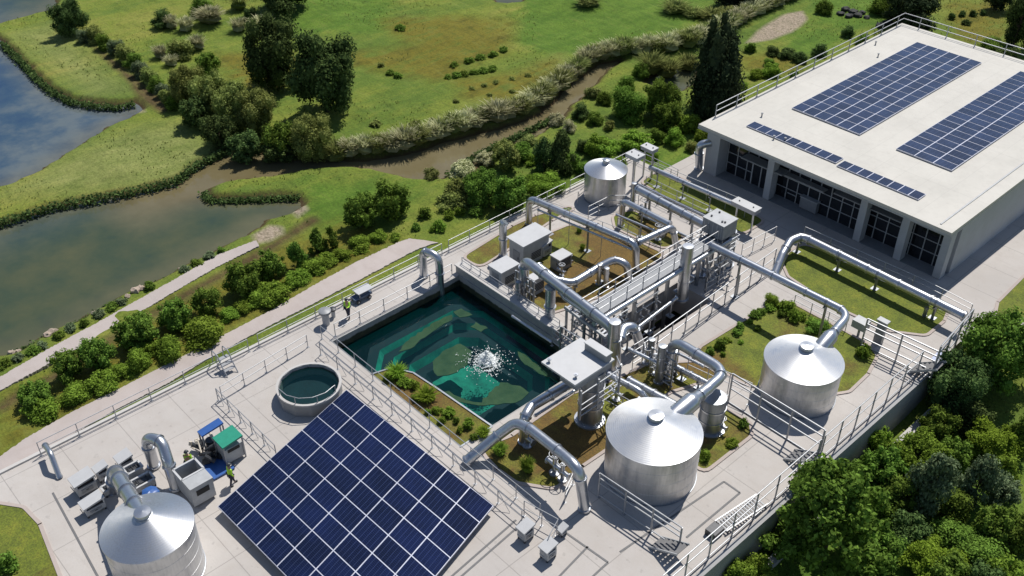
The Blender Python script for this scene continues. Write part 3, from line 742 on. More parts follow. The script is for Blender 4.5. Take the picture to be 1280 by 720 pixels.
railing('handrail along the narrow walk above the long overhead pipe', [g0(672, 290), g0(792, 338)], h=3.3, sp=3.0, mids=(.85,), r=.022)
railing('handrail on the silo side of the pipe loop', [g0(771, 288), g0(771, 288)+Vector((4.6, 0, 0))], h=1.2, sp=1.2, mids=(.5,))
railing('handrail between the box tower and the far lawn', [g0(926, 322), g0(968, 300)], h=1.3, sp=1.5)
railing('handrail crossing the near brown bed beside the white topped tower', [g0(752, 520), g0(800, 548)], h=2.6, sp=1.4, mids=(.8, .6))
railing('handrail behind the y shaped pipe leg', [g0(706, 628), g0(716, 606)], h=1.1, sp=1.0)
railing('handrail in front of the braced racks on the yard side', [g0(790, 462), g0(806, 452)], h=2.2, sp=.9, mids=(.75, .5, .25))
# ------------------------------------------------------------------ pipes
def pipe(label, pts, r, bend=None, fl=3.2, sup=(), mat='steel', name='steel_pipe', n=18, group='steel process pipes', ends=True, r2=None):
    pts = [Vector(p) for p in pts]; path = fillet(pts, bend or r*3.2, 9)
    rt = thing(name, label, 'pipe', (pts[0].x, pts[0].y, 0), group)
    MB().tube(path, r, n, r2).build('pipe_run', mat, rt)
    tot = sum((b-a).length for a, b in zip(path[:-1], path[1:]))
    s = [.12, tot-.12] if ends else []
    k = max(1, int(tot/fl)); s += [tot*i/k for i in range(1, k)]
    for q in s:
        p, dd = along(path, q); MB().cyl(p-dd*.05, p+dd*.05, r*1.2, n).build('flange', mat, rt)
    for q in sup:
        p, dd = along(path, tot*q); m = MB(); sd = Vector((-dd.y, dd.x, 0)).normalized()
        top = p.z-r
        m.cyl((p.x, p.y, .0), (p.x, p.y, top), max(.07, r*.32), 10); m.box(p.x-.25, p.y-.25, 0, p.x+.25, p.y+.25, .05)
        m.beam(p+sd*r*1.15+Vector((0, 0, -r)), p-sd*r*1.15+Vector((0, 0, -r)), .14, .10)
        m.cyl(p-dd*.07, p+dd*.07, r*1.1, n)
        m.build('support', 'darksteel', rt)
    return rt
def legxy(px, py): return G(px, py, 0)
pipe('arched pipe diving into the far left corner of the pool', [at(530, 346, 0), at(530, 346, 2.5), (at(551, 367, 0, -1).x, at(551, 367, 0, -1).y, 2.5), at(551, 367, -1.6, -1)], .30, .75, 2)
pipe('small bent pipe standing alone at the far lower left of the platform', [G(56, 556, .9), G(63, 566, 1.2), G(75, 598, 0)], .17, .5, 2)
pipe('hook shaped pipe rising behind the lower left tank, beside the open container', [at(193, 583, 0), at(193, 583, 2.5), G(202, 551, 2.7), G(210, 578, 1.8), G(221, 612, 0)], .34, .8, 1.6)
pipe('stout pipe leaving the roof of the lower left tank towards the white cabinets', [G(142, 612, 0), G(143, 590, 2.3), G(150, 600, 3.2), G(178, 645, 4.0)], .42, .7, 1.4)
pipe('long overhead pipe from the left edge walkway, passing behind the white sheds', [at(661, 281, 0), at(661, 281, 2.6), G(795, 305, 2.6), at(795, 339, 0)], .28, .7, 3.0, (.3, .55))
pipe('short overhead branch pipe joining the two long pipes near the bridge', [G(797, 303, 2.55), G(841, 283, 2.6), at(846, 314, 0)], .26, .7, 1.6)
pipe('overhead pipe looping in front of the small silo', [at(776, 283, 0), at(776, 283, 2.5), G(838, 281, 2.6)], .26, .7, 2.2, (.6,))
pipe('low s shaped pipe curving through the brown bed below the bridge', [G(672, 332, 1.6), G(695, 350, 1.3), G(716, 354, 1.2), G(752, 332, 1.4), G(768, 324, 1.7), G(784, 330, 1.6), at(786, 350, 0)], .30, .9, 2.4, (.35, .62))
pipe('thickest overhead pipe running from the sheds down to the white topped tower', [at(655, 372, 0), at(655, 372, 3.4), G(668, 334, 3.6), G(769, 411, 3.7), at(770, 458, 0)], .36, .8, 2.6)
pipe('upright leg pipe under the thickest overhead pipe, beside the raised pool wall', [at(687, 404, -.2), at(687, 404, 3.3)], .37, None, 1.2)
pipe('thinner overhead pipe just below the thickest one, above the pipe rack', [G(700, 364, 3.0), G(706, 372, 3.0), G(762, 411, 3.2)], .19, .4, 2)
pipe('u bend pipe next to the tower, standing on the concrete', [G(775, 425, 2.0), G(779, 410, 2.3), G(792, 408, 2.2), at(802, 436, .0)], .36, .7, 1.5)
pipe('thick straight pipe leading from the small silo to the box tower', [G(796, 236, 2.2), G(885, 283, 2.2)], .34, None, 2.0, (.2, .5, .8))
pipe('thin far pipe across the green bed in front of the building', [G(812, 209, 1.6), G(924, 258, 1.6)], .22, None, 2.4, (.1, .4, .7))
pipe('long sloping pipe from the box tower down into the right hand tank', [G(888, 306, 3.3), G(1062, 392, 3.6), G(1042, 416, 3.5)], .29, 1.2, 2.6, (.2, .72))
pipe('thick elbow stub on the roof of the right hand tank', [G(1052, 404, 3.55), G(1040, 418, 3.45), G(1024, 437, 2.9)], .31, None, 9, r2=.52, ends=False)
pipe('long low pipe on stub supports across the far lawn', [G(968, 344, .0), G(978, 318, .9), G(988, 301, 1.35), G(1002, 295, 1.4), G(1207, 396, 1.4)], .34, 1.0, 2.4, (.24, .44, .62, .88))
pipe('overhead pipe bending into the roof of the largest tank', [at(834, 474, 0), at(834, 474, 3.5), G(908, 465, 3.8), G(874, 495, 3.85)], .34, 1.3, 2.2)
pipe('fat elbow entering the roof of the largest tank', [G(886, 485, 3.86), G(868, 499, 3.82), G(842, 521, 3.35)], .36, None, 9, r2=.60, ends=False)
pipe('y shaped arched pipe over the near brown bed, landing by the largest tank', [G(582, 577, .25), G(624, 543, 1.7), G(645, 528, 2.7), G(664, 537, 2.9), G(701, 566, 3.0), G(724, 586, 3.2), at(731, 637, 0)], .33, 1.0, 2.2)
pipe('pipe joining the y shaped pipe and running under the white topped tower plate', [at(655, 553, 0), G(655, 523, 2.3), G(664, 508, 2.4), G(722, 474, 2.4)], .33, .8, 2.2)
pipe('bent pipe standing against the left corner of the building', [at(874, 211, 0), G(874, 181, 2.7), G(889, 178, 2.9)], .36, .8, 1.4)
pipe('upright capped vent pipe behind the small white shed', [at(629, 320, 0), at(629, 320, 3.0), G(631, 277, 3.2)], .30, .5, 1.5)
pipe('low pipe lying along the ground behind the largest tank', [G(785, 475, .9), G(850, 510, .9)], .30, None, 1.5, (.3, .7))
pipe('low pipe lying beside the elbow pipe, right of the bridge foot', [G(838, 455, .8), G(890, 482, .8)], .22, None, 1.5, (.3, .7))
pipe('slim pipe lying under the bridge beside its edge beam', [G(778, 424, 1.3), G(846, 372, 1.3)], .12, None, 1.5, (.1, .5, .9))
pipe('dark downpipe behind the low pipe of the far lawn', [at(1155, 396, 0), at(1155, 396, .9)], .14, None, 2, mat='darksteel')
for lb, pts, r_ in [
 ('thin conduit running along the upper side of the thick silo pipe', [G(800, 231, 2.1), G(886, 272, 2.1)], .08),
 ('thin conduit under the long overhead pipe behind the sheds', [G(672, 262, 2.0), G(790, 312, 2.0)], .09),
 ('pair of slim pipes at the box tower, upper one', [G(850, 322, 2.6), G(888, 300, 2.6)], .16),
 ('pair of slim pipes at the box tower, lower one', [G(858, 334, 1.9), G(893, 312, 1.9)], .16),
 ('slim pipe looping down from the box tower to the yard', [G(866, 318, 2.9), G(884, 318, 2.6), at(886, 352, 0)], .12),
 ('short stub pipe laid between the pit edge and the slim cylinder', [G(842, 366, .5), G(866, 350, .5)], .16),
 ('slim pipe running along the foot of the pool wall', [G(640, 395, .4), G(690, 428, .4)], .10),
 ('slim pipe crossing behind the u bend pipe', [G(786, 436, 1.6), G(826, 456, 1.6), at(826, 478, 0)], .14),
 ('pipe under the guard rails, joining the tower to the low pipe', [G(760, 468, 2.2), G(806, 492, 2.2), at(812, 520, 0)], .22),
 ('slim pipe parallel to the tower pipe, over the near pool corner', [G(668, 520, 1.5), G(722, 486, 1.5)], .10),
 ('thin pipe rising left of the elbow pipe run', [at(845, 470, 0), G(845, 440, 2.2), G(880, 458, 2.2)], .10),
 ('thin pipe beside the loop in front of the small silo', [G(770, 268, 1.8), G(822, 290, 1.8)], .09),
 ('thin pipe on the concrete below the small silo', [G(800, 268, .3), G(868, 300, .3)], .12)]:
    pipe(lb, pts, r_, r_*4, 1.6, group='slim secondary pipes')
def valve(label, px, py, z=.0, s=1.0):
    p = G(px, py, 0); rt = thing('valve_assembly', label, 'valve', (p.x, p.y, 0), 'valves and pump fittings')
    m = MB(); m.cyl((p.x, p.y, 0), (p.x, p.y, 1.1*s), .10*s, 10); m.cyl((p.x-.4*s, p.y, .55*s), (p.x+.4*s, p.y, .55*s), .12*s, 10); m.cyl((p.x, p.y, .02), (p.x, p.y, .12), .24*s, 12); m.build('valve_body', 'steel', rt)
    m = MB(); c = Vector((p.x, p.y, 1.2*s)); ring = [c+Vector((math.cos(a)*.26*s, math.sin(a)*.26*s, 0)) for a in [2*PI*i/14 for i in range(15)]]; m.tube(ring, .03, 6)
    m.beam(c-Vector((.26*s, 0, 0)), c+Vector((.26*s, 0, 0)), .03); m.beam(c-Vector((0, .26*s, 0)), c+Vector((0, .26*s, 0)), .03); m.build('handwheel', 'rail', rt)
    m = MB()
    for dx in (-.42, .42): m.cyl((p.x+dx*s-.03, p.y, .55*s), (p.x+dx*s+.03, p.y, .55*s), .19*s, 12)
    m.build('flange', 'steel', rt)
for lb, x, y, s in [('valve under the bend of the y shaped pipe', 659, 558, 1.3), ('left one of two valves under the straight run of the y shaped pipe', 693, 592, 1.4), ('right one of two valves under the y shaped pipe, nearer its leg', 703, 600, 1.3),
                    ('valve beneath the loop pipe left of the bridge', 822, 300, 1.2), ('valve behind the largest tank beside the low pipe', 770, 500, 1.2),
                    ('valve beside the dark upright cylinder right of the largest tank', 900, 540, 1.0), ('valve at the foot of the box tower', 877, 345, 1.3), ('valve below the box tower rail, nearest the pit', 862, 352, 1.2), ('valve under the pipe rack beside the white machine', 808, 455, 1.2),
                    ('valve on the platform edge right of the pipe rack', 820, 468, 1.1), ('yellowish valve by the grey shed in the brown bed', 702, 345, .9), ('valve in the brown bed right of the grey shed', 712, 330, .7),
                    ('valve in front of the loop pipe beside the small silo', 806, 268, 1.1)]:
    valve(lb, x, y, 0, s)

# ------------------------------------------------------------------ upright cylinders
def column(label, px, py, r, h, mat='darksteel', name='vertical_vessel'):
    p = G(px, py, 0); rt = thing(name, label, 'vessel', (p.x, p.y, 0), 'upright vessels')
    MB().lathe(p.x, p.y, [(r*1.0, 0), (r, h-.1), (r*.96, h), (.001, h+.02)], 28).build('shell', mat, rt)
    MB().lathe(p.x, p.y, [(r*1.02, 0), (r*1.25, .01), (r*1.25, .14), (r*1.002, .15)], 28).build('base_flange', 'steel', rt)
    m = MB()
    for z in (h*.35, h*.7): m.lathe(p.x, p.y, [(r*1.001, z-.05), (r*1.05, z-.05), (r*1.05, z+.05), (r*1.001, z+.05)], 28)
    m.build('bands', 'steel', rt); return rt
column('thick upright steel cylinder carrying the white plate over the brown bed', 737, 525, .80, 4.34)
column('slim upright cylinder standing at the edge of the pit beside the bridge', 852, 374, .42, 4.8, 'steel')
column('upright cylinder under the grey box of the box tower', 905, 331, .62, 3.2)
column('dark upright cylinder directly behind the largest tank on its right', 887, 535, .80, 2.7)
column('upright cylinder where the thickest pipe comes down beside the white plate', 764, 462, .42, 4.2, 'steel')
column('slim dark cylinder at the left end of the elbow pipe run', 823, 478, .28, 3.2)
column('squat grey cylinder left of the small white shed', 648, 378, .22, 1.9, 'darksteel')
column('squat dark cylinder beside the u bend pipe', 812, 452, .24, 2.0, 'darksteel')
column('narrow cylinder next to the thick silo pipe start', 790, 262, .22, 2.6, 'steel')
column('narrow cylinder left of the elbow pipe upright', 842, 466, .2, 2.6, 'steel')
column('short cylinder pair member under the s shaped pipe, left one', 748, 356, .18, 1.9, 'steel')
column('short cylinder pair member under the s shaped pipe, right one', 757, 359, .2, 1.8, 'steel')

# ------------------------------------------------------------------ tanks
def tank(label, p, r, h, cone, cap=.26, rings=(0.33, .66)):
    rt = thing('storage_tank', label, 'tank', (p.x, p.y, 0), 'cone roofed steel tanks')
    prof = [(r, 0)]
    for k in range(1, 4): z = h*k/4; prof += [(r, z-.02), (r+.007, z-.015), (r+.007, z+.015), (r, z+.02)]
    prof += [(r, h)]
    MB().lathe(p.x, p.y, prof, 72).build('shell', 'tankwall', rt, ang=20)
    MB().lathe(p.x, p.y, [(r+.012, h-.10), (r+.07, h-.10), (r+.07, h+.015), (r-.02, h+.05), (cap*r*.42, h+cone), (.01, h+cone+.02)], 72).build('roof', 'tankroof', rt, ang=20)
    c = cap; MB().lathe(p.x, p.y, [(c*1.15, h+cone-.10), (c*1.15, h+cone+.02), (c, h+cone+.04), (c, h+cone+.2), (c*1.08, h+cone+.21), (c*1.03, h+cone+.27), (.01, h+cone+.32)], 28).build('vent_cap', 'steel', rt)
    MB().lathe(p.x, p.y, [(r+.008, 0), (r+.05, 0.004), (r+.05, .07), (r+.008, .08)], 72).build('base_ring', 'darksteel', rt)
    q = Vector((math.cos(-.6+PI), math.sin(-.6+PI), 0)); hp = p+q*r*.55; hz = h+cone*.45
    m = MB(); m.cyl((hp.x, hp.y, hz-.1), (hp.x, hp.y, hz+.09), .16, 12); m.build('hatch', 'steel', rt)
    return rt
tank('largest shiny tank, in the middle of the near platform with a fat roof elbow', G(818, 538, 3.4), 2.78, 3.4, 1.0, .45)
tank('right hand shiny tank beside the long sloping pipe and the green bed', G(1005, 449, 2.9), 2.48, 2.9, .9, .42)
tank('lower left shiny tank cut by the bottom edge, beside the white cabinets', G(185, 662, 3.4), 2.34, 3.6, .95, .42)
tank('small silo in the far left corner of the platform', G(757.5, 211, 2.7), 1.78, 2.7, .62, .30)

# round basin
p = G(386, 480, 1.0); rb = thing('round_basin', 'round raised concrete basin of dark teal water left of the pool', 'basin', (p.x, p.y, 0))
MB().lathe(p.x, p.y, [(2.1, 0), (2.1, 1.0), (2.0, 1.0), (2.0, .1)], 12).build('basin_wall', 'wall_concrete', rb, ang=10)
MB().lathe(p.x, p.y, [(2.14, .92), (2.14, 1.04), (1.97, 1.04), (1.97, .92)], 40).build('rim', 'kerb', rb, ang=30)
MB().lathe(p.x, p.y, [(1.99, .05), (.01, .04)], 40).build('basin_floor', 'pooldeep', rb)
MB().lathe(p.x, p.y, [(1.985, .78), (.005, .78)], 40).build('basin_water', 'poolwater', rb)
an = [math.radians(a) for a in (-100, -75, -50, -25, 0, 25)]
railing('short curved handrail on the rim of the round basin', [(p.x+2.02*math.cos(a), p.y+2.02*math.sin(a), 1.04) for a in an], h=.55, sp=1.3, mids=(), foot=False, parent=rb)

# ------------------------------------------------------------------ solar arrays
def array(label, o, ux, uy, nu, nv, gap, mat, zth, rows_w=None, legs=0.0, group=None):
    o = Vector(o); ux = Vector(ux); uy = Vector(uy)
    rt = thing('solar_array', label, 'solar panels', tuple(o), group)
    fr = MB(); n = ux.cross(uy).normalized(); n = n if n.z > 0 else -n
    q = [o, o+ux, o+ux+uy, o+uy]
    fr.add([v-n*zth for v in q]+[v for v in q], [(3, 2, 1, 0), (4, 5, 6, 7), (0, 1, 5, 4), (1, 2, 6, 5), (2, 3, 7, 6), (3, 0, 4, 7)]); fr.build('frame', 'pvframe', rt, False)
    for i in range(nu):
        for j in range(nv):
            gu = gap/ux.length; gv = gap/uy.length
            a0, a1 = i/nu+gu/2, (i+1)/nu-gu/2; b0, b1 = j/nv+gv/2, (j+1)/nv-gv/2
            jit = [n*(.014+random.uniform(0, .01)) for _ in range(4)]
            c = [o+ux*a+uy*b for a, b in ((a0, b0), (a1, b0), (a1, b1), (a0, b1))]
            m = MB(); vv = [c[k]+n*.001 for k in range(4)]+[c[k]+jit[k] for k in range(4)]
            fs = [(4, 5, 6, 7), (0, 1, 5, 4), (1, 2, 6, 5), (2, 3, 7, 6), (3, 0, 4, 7)]; m.add(vv, fs)
            uv = [(0, 0), (1, 0), (1, 1), (0, 1)]+[(0, 0)]*16
            m.build('panel', mat, rt, False, uv)
    if legs:
        for a in (.04, .35, .65, .96):
            for b in (.06, .5, .94):
                p = o+ux*a+uy*b; m = MB(); m.cyl((p.x, p.y, 0), (p.x, p.y, p.z-zth), .07, 8); m.build('leg', 'rail', rt)
    return rt
T = G(433, 487, .75); Rr = G(617, 632, .65); Lf = G(272, 633, .65)
o_ = T; ux = Rr-T; uy = Lf-T
array('huge tilted navy solar array standing on the near concrete platform', o_, ux, uy, 7, 8, .075, 'pv', .10, legs=1)
BX0, BX1, BY0, BY1, BZ = -46.2, -22.9, 64.7, 98.4, 5.0
def rect(pa, pb, pc): return None
array('large roof solar array on the left part of the building roof', (-42.4, 73.0, BZ+.15), (6.8, 0, 0), (0, 21.6, 0), 6, 15, .09, 'pvroof', .10, group='roof solar arrays')
array('narrower roof solar array on the right part of the building roof', (-32.2, 73.0, BZ+.15), (4.9, 0, 0), (0, 22.4, 0), 3, 20, .09, 'pvroof', .10, group='roof solar arrays')
a = G(933, 157, BZ+.12); b = G(1044, 204, BZ+.12)
array('slim single row of roof panels at the front eave, left one', (a.x, a.y+.0, BZ+.12), (b.x-a.x, 0, 0), (0, 1.15, 0), 9, 1, .08, 'pvroof', .08, group='roof solar arrays')
a = G(1044, 205, BZ+.12); b = G(1150, 248, BZ+.12)
array('slim single row of roof panels at the front eave, right one', (a.x+.2, a.y-.1, BZ+.12), (b.x-a.x-.2, 0, 0), (0, 1.15, 0), 8, 1, .08, 'pvroof', .08, group='roof solar arrays')

# ------------------------------------------------------------------ building
bd = thing('solar_building', 'low wide building with pale flat roof, roof panels and tall dark glazing', 'building', (BX0, BY0, 0))
m = MB(); m.box(BX0, BY0, 4.72, BX1, BY1, BZ); roof_ob = m.build('roof', 'roof', bd, False)
m = MB(); m.box(BX0-.02, BY0-.03, 4.60, BX1+.02, BY0+.1, 4.719); m.box(BX0-.02, BY0+.1, 4.6, BX0+.12, BY1, 4.719); m.box(BX1-.12, BY0+.1, 4.6, BX1+.02, BY1, 4.719); m.build('eave_trim', 'lightgrey', bd, False)
m = MB(); m.box(-23.45, 67.3, 0, -23.15, 97.9, 4.715); m.build('right_wall', 'bwall', bd, False)
m = MB(); m.box(-45.9, 67.3, 0, -45.6, 97.9, 4.715); m.build('left_wall', 'bwall', bd, False)
m = MB(); m.box(-45.6, 97.6, 0, -23.45, 97.9, 4.715); m.build('back_wall', 'bwall', bd, False)
m = MB(); m.box(-45.95, 65.9, 0, -44.6, 67.298, 4.718); m.build('corner_pier', 'bwall', bd, False)
m = MB(); m.box(-45.58, 66.0, .002, -23.2, 97.5, .03); m.build('interior_floor', 'grey', bd, False)
for x in (-39.3, -30.5, -26.9, -23.55):
    m = MB(); m.box(x-.30, 66.0, 0, x+.30, 66.8, 4.718); m.build('column', 'bwall', bd, False)
gx0, gx1 = -44.58, -23.46
m = MB(); m.box(gx0, 67.35, 0.03, gx1, 67.39, 4.6); m.build('glazing', 'glass', bd, False)
fr = None
m = MB(); k = 0; x = gx0+.02
while x < gx1:
    m.box(x, 67.28, .03, x+.07, 67.348, 4.7); x += 1.05
m.build('mullions', 'lightgrey', bd, False)
m = MB()
for z in (1.0, 2.0, 2.9, 3.8): m.box(gx0, 67.30, z, gx1, 67.346, z+.06)
m.build('transoms', 'lightgrey', bd, False)
dr = MB(); dx = G(947, 235, 0).x
dr.box(dx-.95, 67.16, .03, dx-.85, 67.27, 2.4); dr.box(dx+.85, 67.16, .03, dx+.95, 67.27, 2.4); dr.box(dx-.95, 67.16, 2.4, dx+.95, 67.27, 2.5); dr.box(dx-.04, 67.16, .03, dx+.04, 67.27, 2.4)
door = dr.build('door', 'white', bd, False)
for sx_ in (-.45, .45): q = MB(); q.box(dx+sx_-.38, 67.2, .1, dx+sx_+.38, 67.23, 2.35); q.build('pane', 'glass', door, False)
q = MB(); q.cyl((dx+.1, 67.1, .9), (dx+.1, 67.1, 1.4), .025, 8); q.build('handle', 'rail', door)
m = MB(); m.box(dx-1.6, 66.2, 2.62, dx+2.6, 67.27, 2.74); m.box(dx+2.6, 66.6, 2.5, dx+6.4, 67.27, 2.62); m.build('canopy', 'grey', bd, False)
m = MB(); m.box(-33.5, 66.5, 2.9, -27.5, 67.27, 3.0); m.build('canopy', 'grey', bd, False)
m = MB(); rr = random.Random(4)
for i in range(10):
    px_, py_ = rr.uniform(BX0+1, BX1-1), rr.choice([rr.uniform(66.6, 72), rr.uniform(80, 96)])
    if (-42.6 < px_ < -35.4 or -32.4 < px_ < -27.1) and py_ > 72.5: continue
    m.cyl((px_, py_, BZ), (px_, py_, BZ+.3), .06, 8); m.cyl((px_, py_, BZ+.3), (px_, py_, BZ+.36), .11, 8)
m.build('roof_vents', 'grey', roof_ob)
m = MB(); m.box(-24.1, 65.2, BZ, -23.98, 98.0, BZ+.06); m.build('roof_channel', 'lightgrey', roof_ob, False)
for a, b in ():
    pass
railing('handrail around the far and left edges of the building roof', [(BX0+.15, 66.8, BZ), (BX0+.15, BY1-.15, BZ), (BX1-.1, BY1-.15, BZ)], h=1.15, sp=3.0, r=.04, mids=(.5,), parent=bd)
# loose things under the front eave
def crate(label, x, y, sx, sy, h, mat='grey'):
    rt = thing('equipment_crate', label, 'crate', (x, y, 0)); m = MB(); m.box(x-sx/2, y-sy/2, .12, x+sx/2, y+sy/2, h); m.build('crate_body', mat, rt, False)
    m = MB(); m.box(x-sx/2-.05, y-sy/2-.05, h, x+sx/2+.05, y+sy/2+.05, h+.08); m.build('lid', 'lightgrey', rt, False)
    m = MB(); [m.box(x+a*sx*.4-.06, y-sy/2, 0, x+a*sx*.4+.06, y+sy/2, .118) for a in (-1, 1)]; m.build('skids', 'dark', rt, False)
g = G(1012, 262); crate('grey crate in the shade under the front eave of the building', g.x, g.y, 1.6, .9, 1.1)
g = G(1000, 252); crate('low grey crate beside the taller one under the building eave', g.x-.6, g.y-.1, .8, .7, .6)

# ------------------------------------------------------------------ bridge, rack, towers
br = thing('pipe_bridge', 'long raised steel walkway bridge crossing over the dark pit', 'bridge', (-35.6, 40, 0))
bx0, bx1 = -36.5, -35.3; by0, by1 = 40.2, 55.4; bz = 3.0
m = MB(); m.box(bx0, by0, bz-.12, bx1, by1, bz); m.build('deck', 'grey', br, False)
m = MB(); m.tube([(bx1+.2, by0-.2, bz-.2), (bx1+.2, by1+.2, bz-.2)], .19, 14); m.build('edge_pipe', 'steel', br)
m = MB(); m.box(bx0-.12, by0, bz-.4, bx0-.003, by1, bz+.04); m.build('edge_beam', 'rail', br, False)
for y in (41.2, 44.6, 48.2, 51.8, 54.8):
    m = MB()
    for x in (bx0+.12, bx1-.12): m.box(x-.11, y-.11, -3.0 if 43.4 < y < 51 else 0, x+.11, y+.11, bz-.121)
    m.beam((bx0, y, bz-.5), (bx1, y, bz-.5), .1); m.build('trestle', 'darksteel', br, False)
for xx, lb in ((bx0+.04, 'handrail on the far side of the raised walkway bridge'), (bx1-.05, 'handrail on the near side of the raised walkway bridge')):
    railing(lb, [(xx, by0, bz), (xx, by1, bz)], h=1.1, sp=1.7, r=.03, foot=False, parent=br)
def rack(label, x0, x1, y, z0, z1, nr, posts=3, bits=True, mat='rail'):
    rt = thing('pipe_rack', label, 'rack', (x0, y, 0), 'braced pipe racks')
    for i in range(posts):
        x = x0+(x1-x0)*i/(posts-1); m = MB(); m.beam((x, y, z0), (x, y, z1), .12); m.build('post', 'darksteel', rt, False)
    for k in range(nr):
        z = z0+.3+(z1-z0-.4)*k/(nr-1); m = MB(); m.cyl((x0-.15, y+.08*(k % 2), z), (x1+.15, y+.08*(k % 2), z), .055, 8); m.build('rung', mat, rt)
    if bits:
        m = MB(); r2 = random.Random(int(x0*10+y))
        for i in range(10):
            x = r2.uniform(x0, x1); z = r2.uniform(z0+.2, z1-.3); m.cyl((x, y-.16, z), (x, y-.16, z+r2.uniform(.15, .5)), .05+r2.random()*.05, 8)
        m.build('fittings', 'steel', rt)
def rackv(label, x, y0, y1, z0, z1, nr, posts=3):
    rt = thing('pipe_rack', label, 'rack', (x, y0, 0), 'braced pipe racks')
    for i in range(posts):
        y = y0+(y1-y0)*i/(posts-1); m = MB(); m.beam((x, y, z0), (x, y, z1), .12); m.build('post', 'darksteel', rt, False)
    for k in range(nr):
        z = z0+.3+(z1-z0-.4)*k/(nr-1); m = MB(); m.cyl((x+.08*(k % 2), y0-.15, z), (x+.08*(k % 2), y1+.15, z), .055, 8); m.build('rung', 'rail', rt)
    m = MB(); r2 = random.Random(int(x*10+y0))
    for i in range(14):
        y = r2.uniform(y0, y1); z = r2.uniform(z0+.2, z1-.3); m.cyl((x+.16, y, z), (x+.16, y, z+r2.uniform(.15, .5)), .05+r2.random()*.05, 8); m.cyl((x+.1, y, z), (x+.5, y, z), .05, 8)
    m.build('fittings', 'steel', rt)
rackv('dense pipe rack below the near end of the raised bridge', bx1+.35, 40.6, 43.2, 0, 2.6, 6)
rackv('pipe rack under the middle of the raised bridge, above the pit', bx1+.35, 44.2, 46.4, -2.0, 2.5, 6, 2)
rackv('pipe rack at the far end of the raised bridge, before the box tower', bx1+.9, 51.6, 54.6, 0, 2.8, 5)
p = G(700, 440); q = G(722, 460)
rack('lattice rack standing in the pool corner beside the upright leg pipe', p.x, q.x+.6, p.y, -.9, 2.3, 6, 3)
p = G(705, 425); rack('upper lattice rack behind the white plate', p.x, p.x+2.2, p.y+.8, 0, 3.0, 6, 3)
p = G(812, 470); rack('lattice rack between the u bend pipe and the elbow pipe', p.x, p.x+1.8, p.y, 0, 2.5, 6, 3)
p = G(640, 372); rack('row of upright tubes beside the small white shed', p.x, p.x+1.9, p.y+.4, 0, 2.3, 4, 6)
# ladder rack lying under the parallel pipes
lr = thing('cable_tray', 'ladder like tray lying under the thickest pipe before the white plate', 'tray', tuple(G(712, 378, 2.3)))
a = G(706, 384, 2.3); b = G(757, 422, 2.3); sd = Vector((0, 1, 0))*1.15
m = MB(); m.beam(a, b, .16, .2); m.beam(a+sd, b+sd, .16, .2); m.build('side_rails', 'lightgrey', lr, False)
m = MB()
for i in range(13): c = a+(b-a)*(i+.5)/13; m.beam(c+sd*.07, c+sd*.93, .14, .08)
m.build('rungs', 'steel', lr, False)
m = MB()
for t in (.05, .5, .9):
    for s_ in (0, 1): c = a+(b-a)*t+sd*s_; m.beam((c.x, c.y, 0), (c.x, c.y, 2.2), .14)
m.build('posts', 'darksteel', lr, False)

# white plate tower
pc = G(737, 527); tw = thing('tower_cabin', 'white flat topped steel platform on top of the thick cylinder beside the pool', 'platform', (pc.x, pc.y, 0))
A = G(677, 452, 4.9); B_ = G(711, 478, 4.9); Cc = G(762, 449, 4.9); D = G(729, 421, 4.9)
px0 = (A.x+D.x)/2; px1 = (B_.x+Cc.x)/2; px1 += .35; py0 = (A.y+B_.y)/2; py1 = (Cc.y+D.y)/2
m = MB(); m.box(px0, py0, 4.82, px1, py1, 4.95); m.build('top_plate', 'white', tw, False)
m = MB(); m.box(px0+1.5, py0+.15, 4.35, px1-.06, py1-.15, 4.819); m.build('cabin_body', 'grey', tw, False)
m = MB()
for a_, b_ in ((.12, .1), (.85, .15)):
    x = px0+(px1-px0)*a_; y = py0+(py1-py0)*b_; m.cyl((x, y, 4.95), (x, y, 5.25), .07, 8); m.cyl((x, y, 5.15), (x, y, 5.22), .14, 8)
m.build('lifting_lugs', 'steel', tw)
m = MB(); m.box(px0+1.0, py1-.7, 4.952, px1-.1, py1-.2, 5.5); m.build('screen_box', 'grey', tw, False)
m = MB(); m.box(px0+.95, py1-.75, 5.5, px1-.05, py1-.15, 5.56); m.build('box_lid', 'white', tw, False)
for z in (2.5, 2.95, 3.4, 4.3):
    m = MB(); m.tube(fillet([(px1+.35, py0+.2, z), (px1+.35, py1+.3, z), (px1-.6, py1+.9, z)], .5), .045, 8); m.build('guard_rail', 'rail', tw)
m = MB()
for y in (py0+.2, (py0+py1)/2, py1+.2): m.beam((px1+.35, y, 2.2), (px1+.35, y, 4.6), .09)
m.build('guard_posts', 'rail', tw, False)

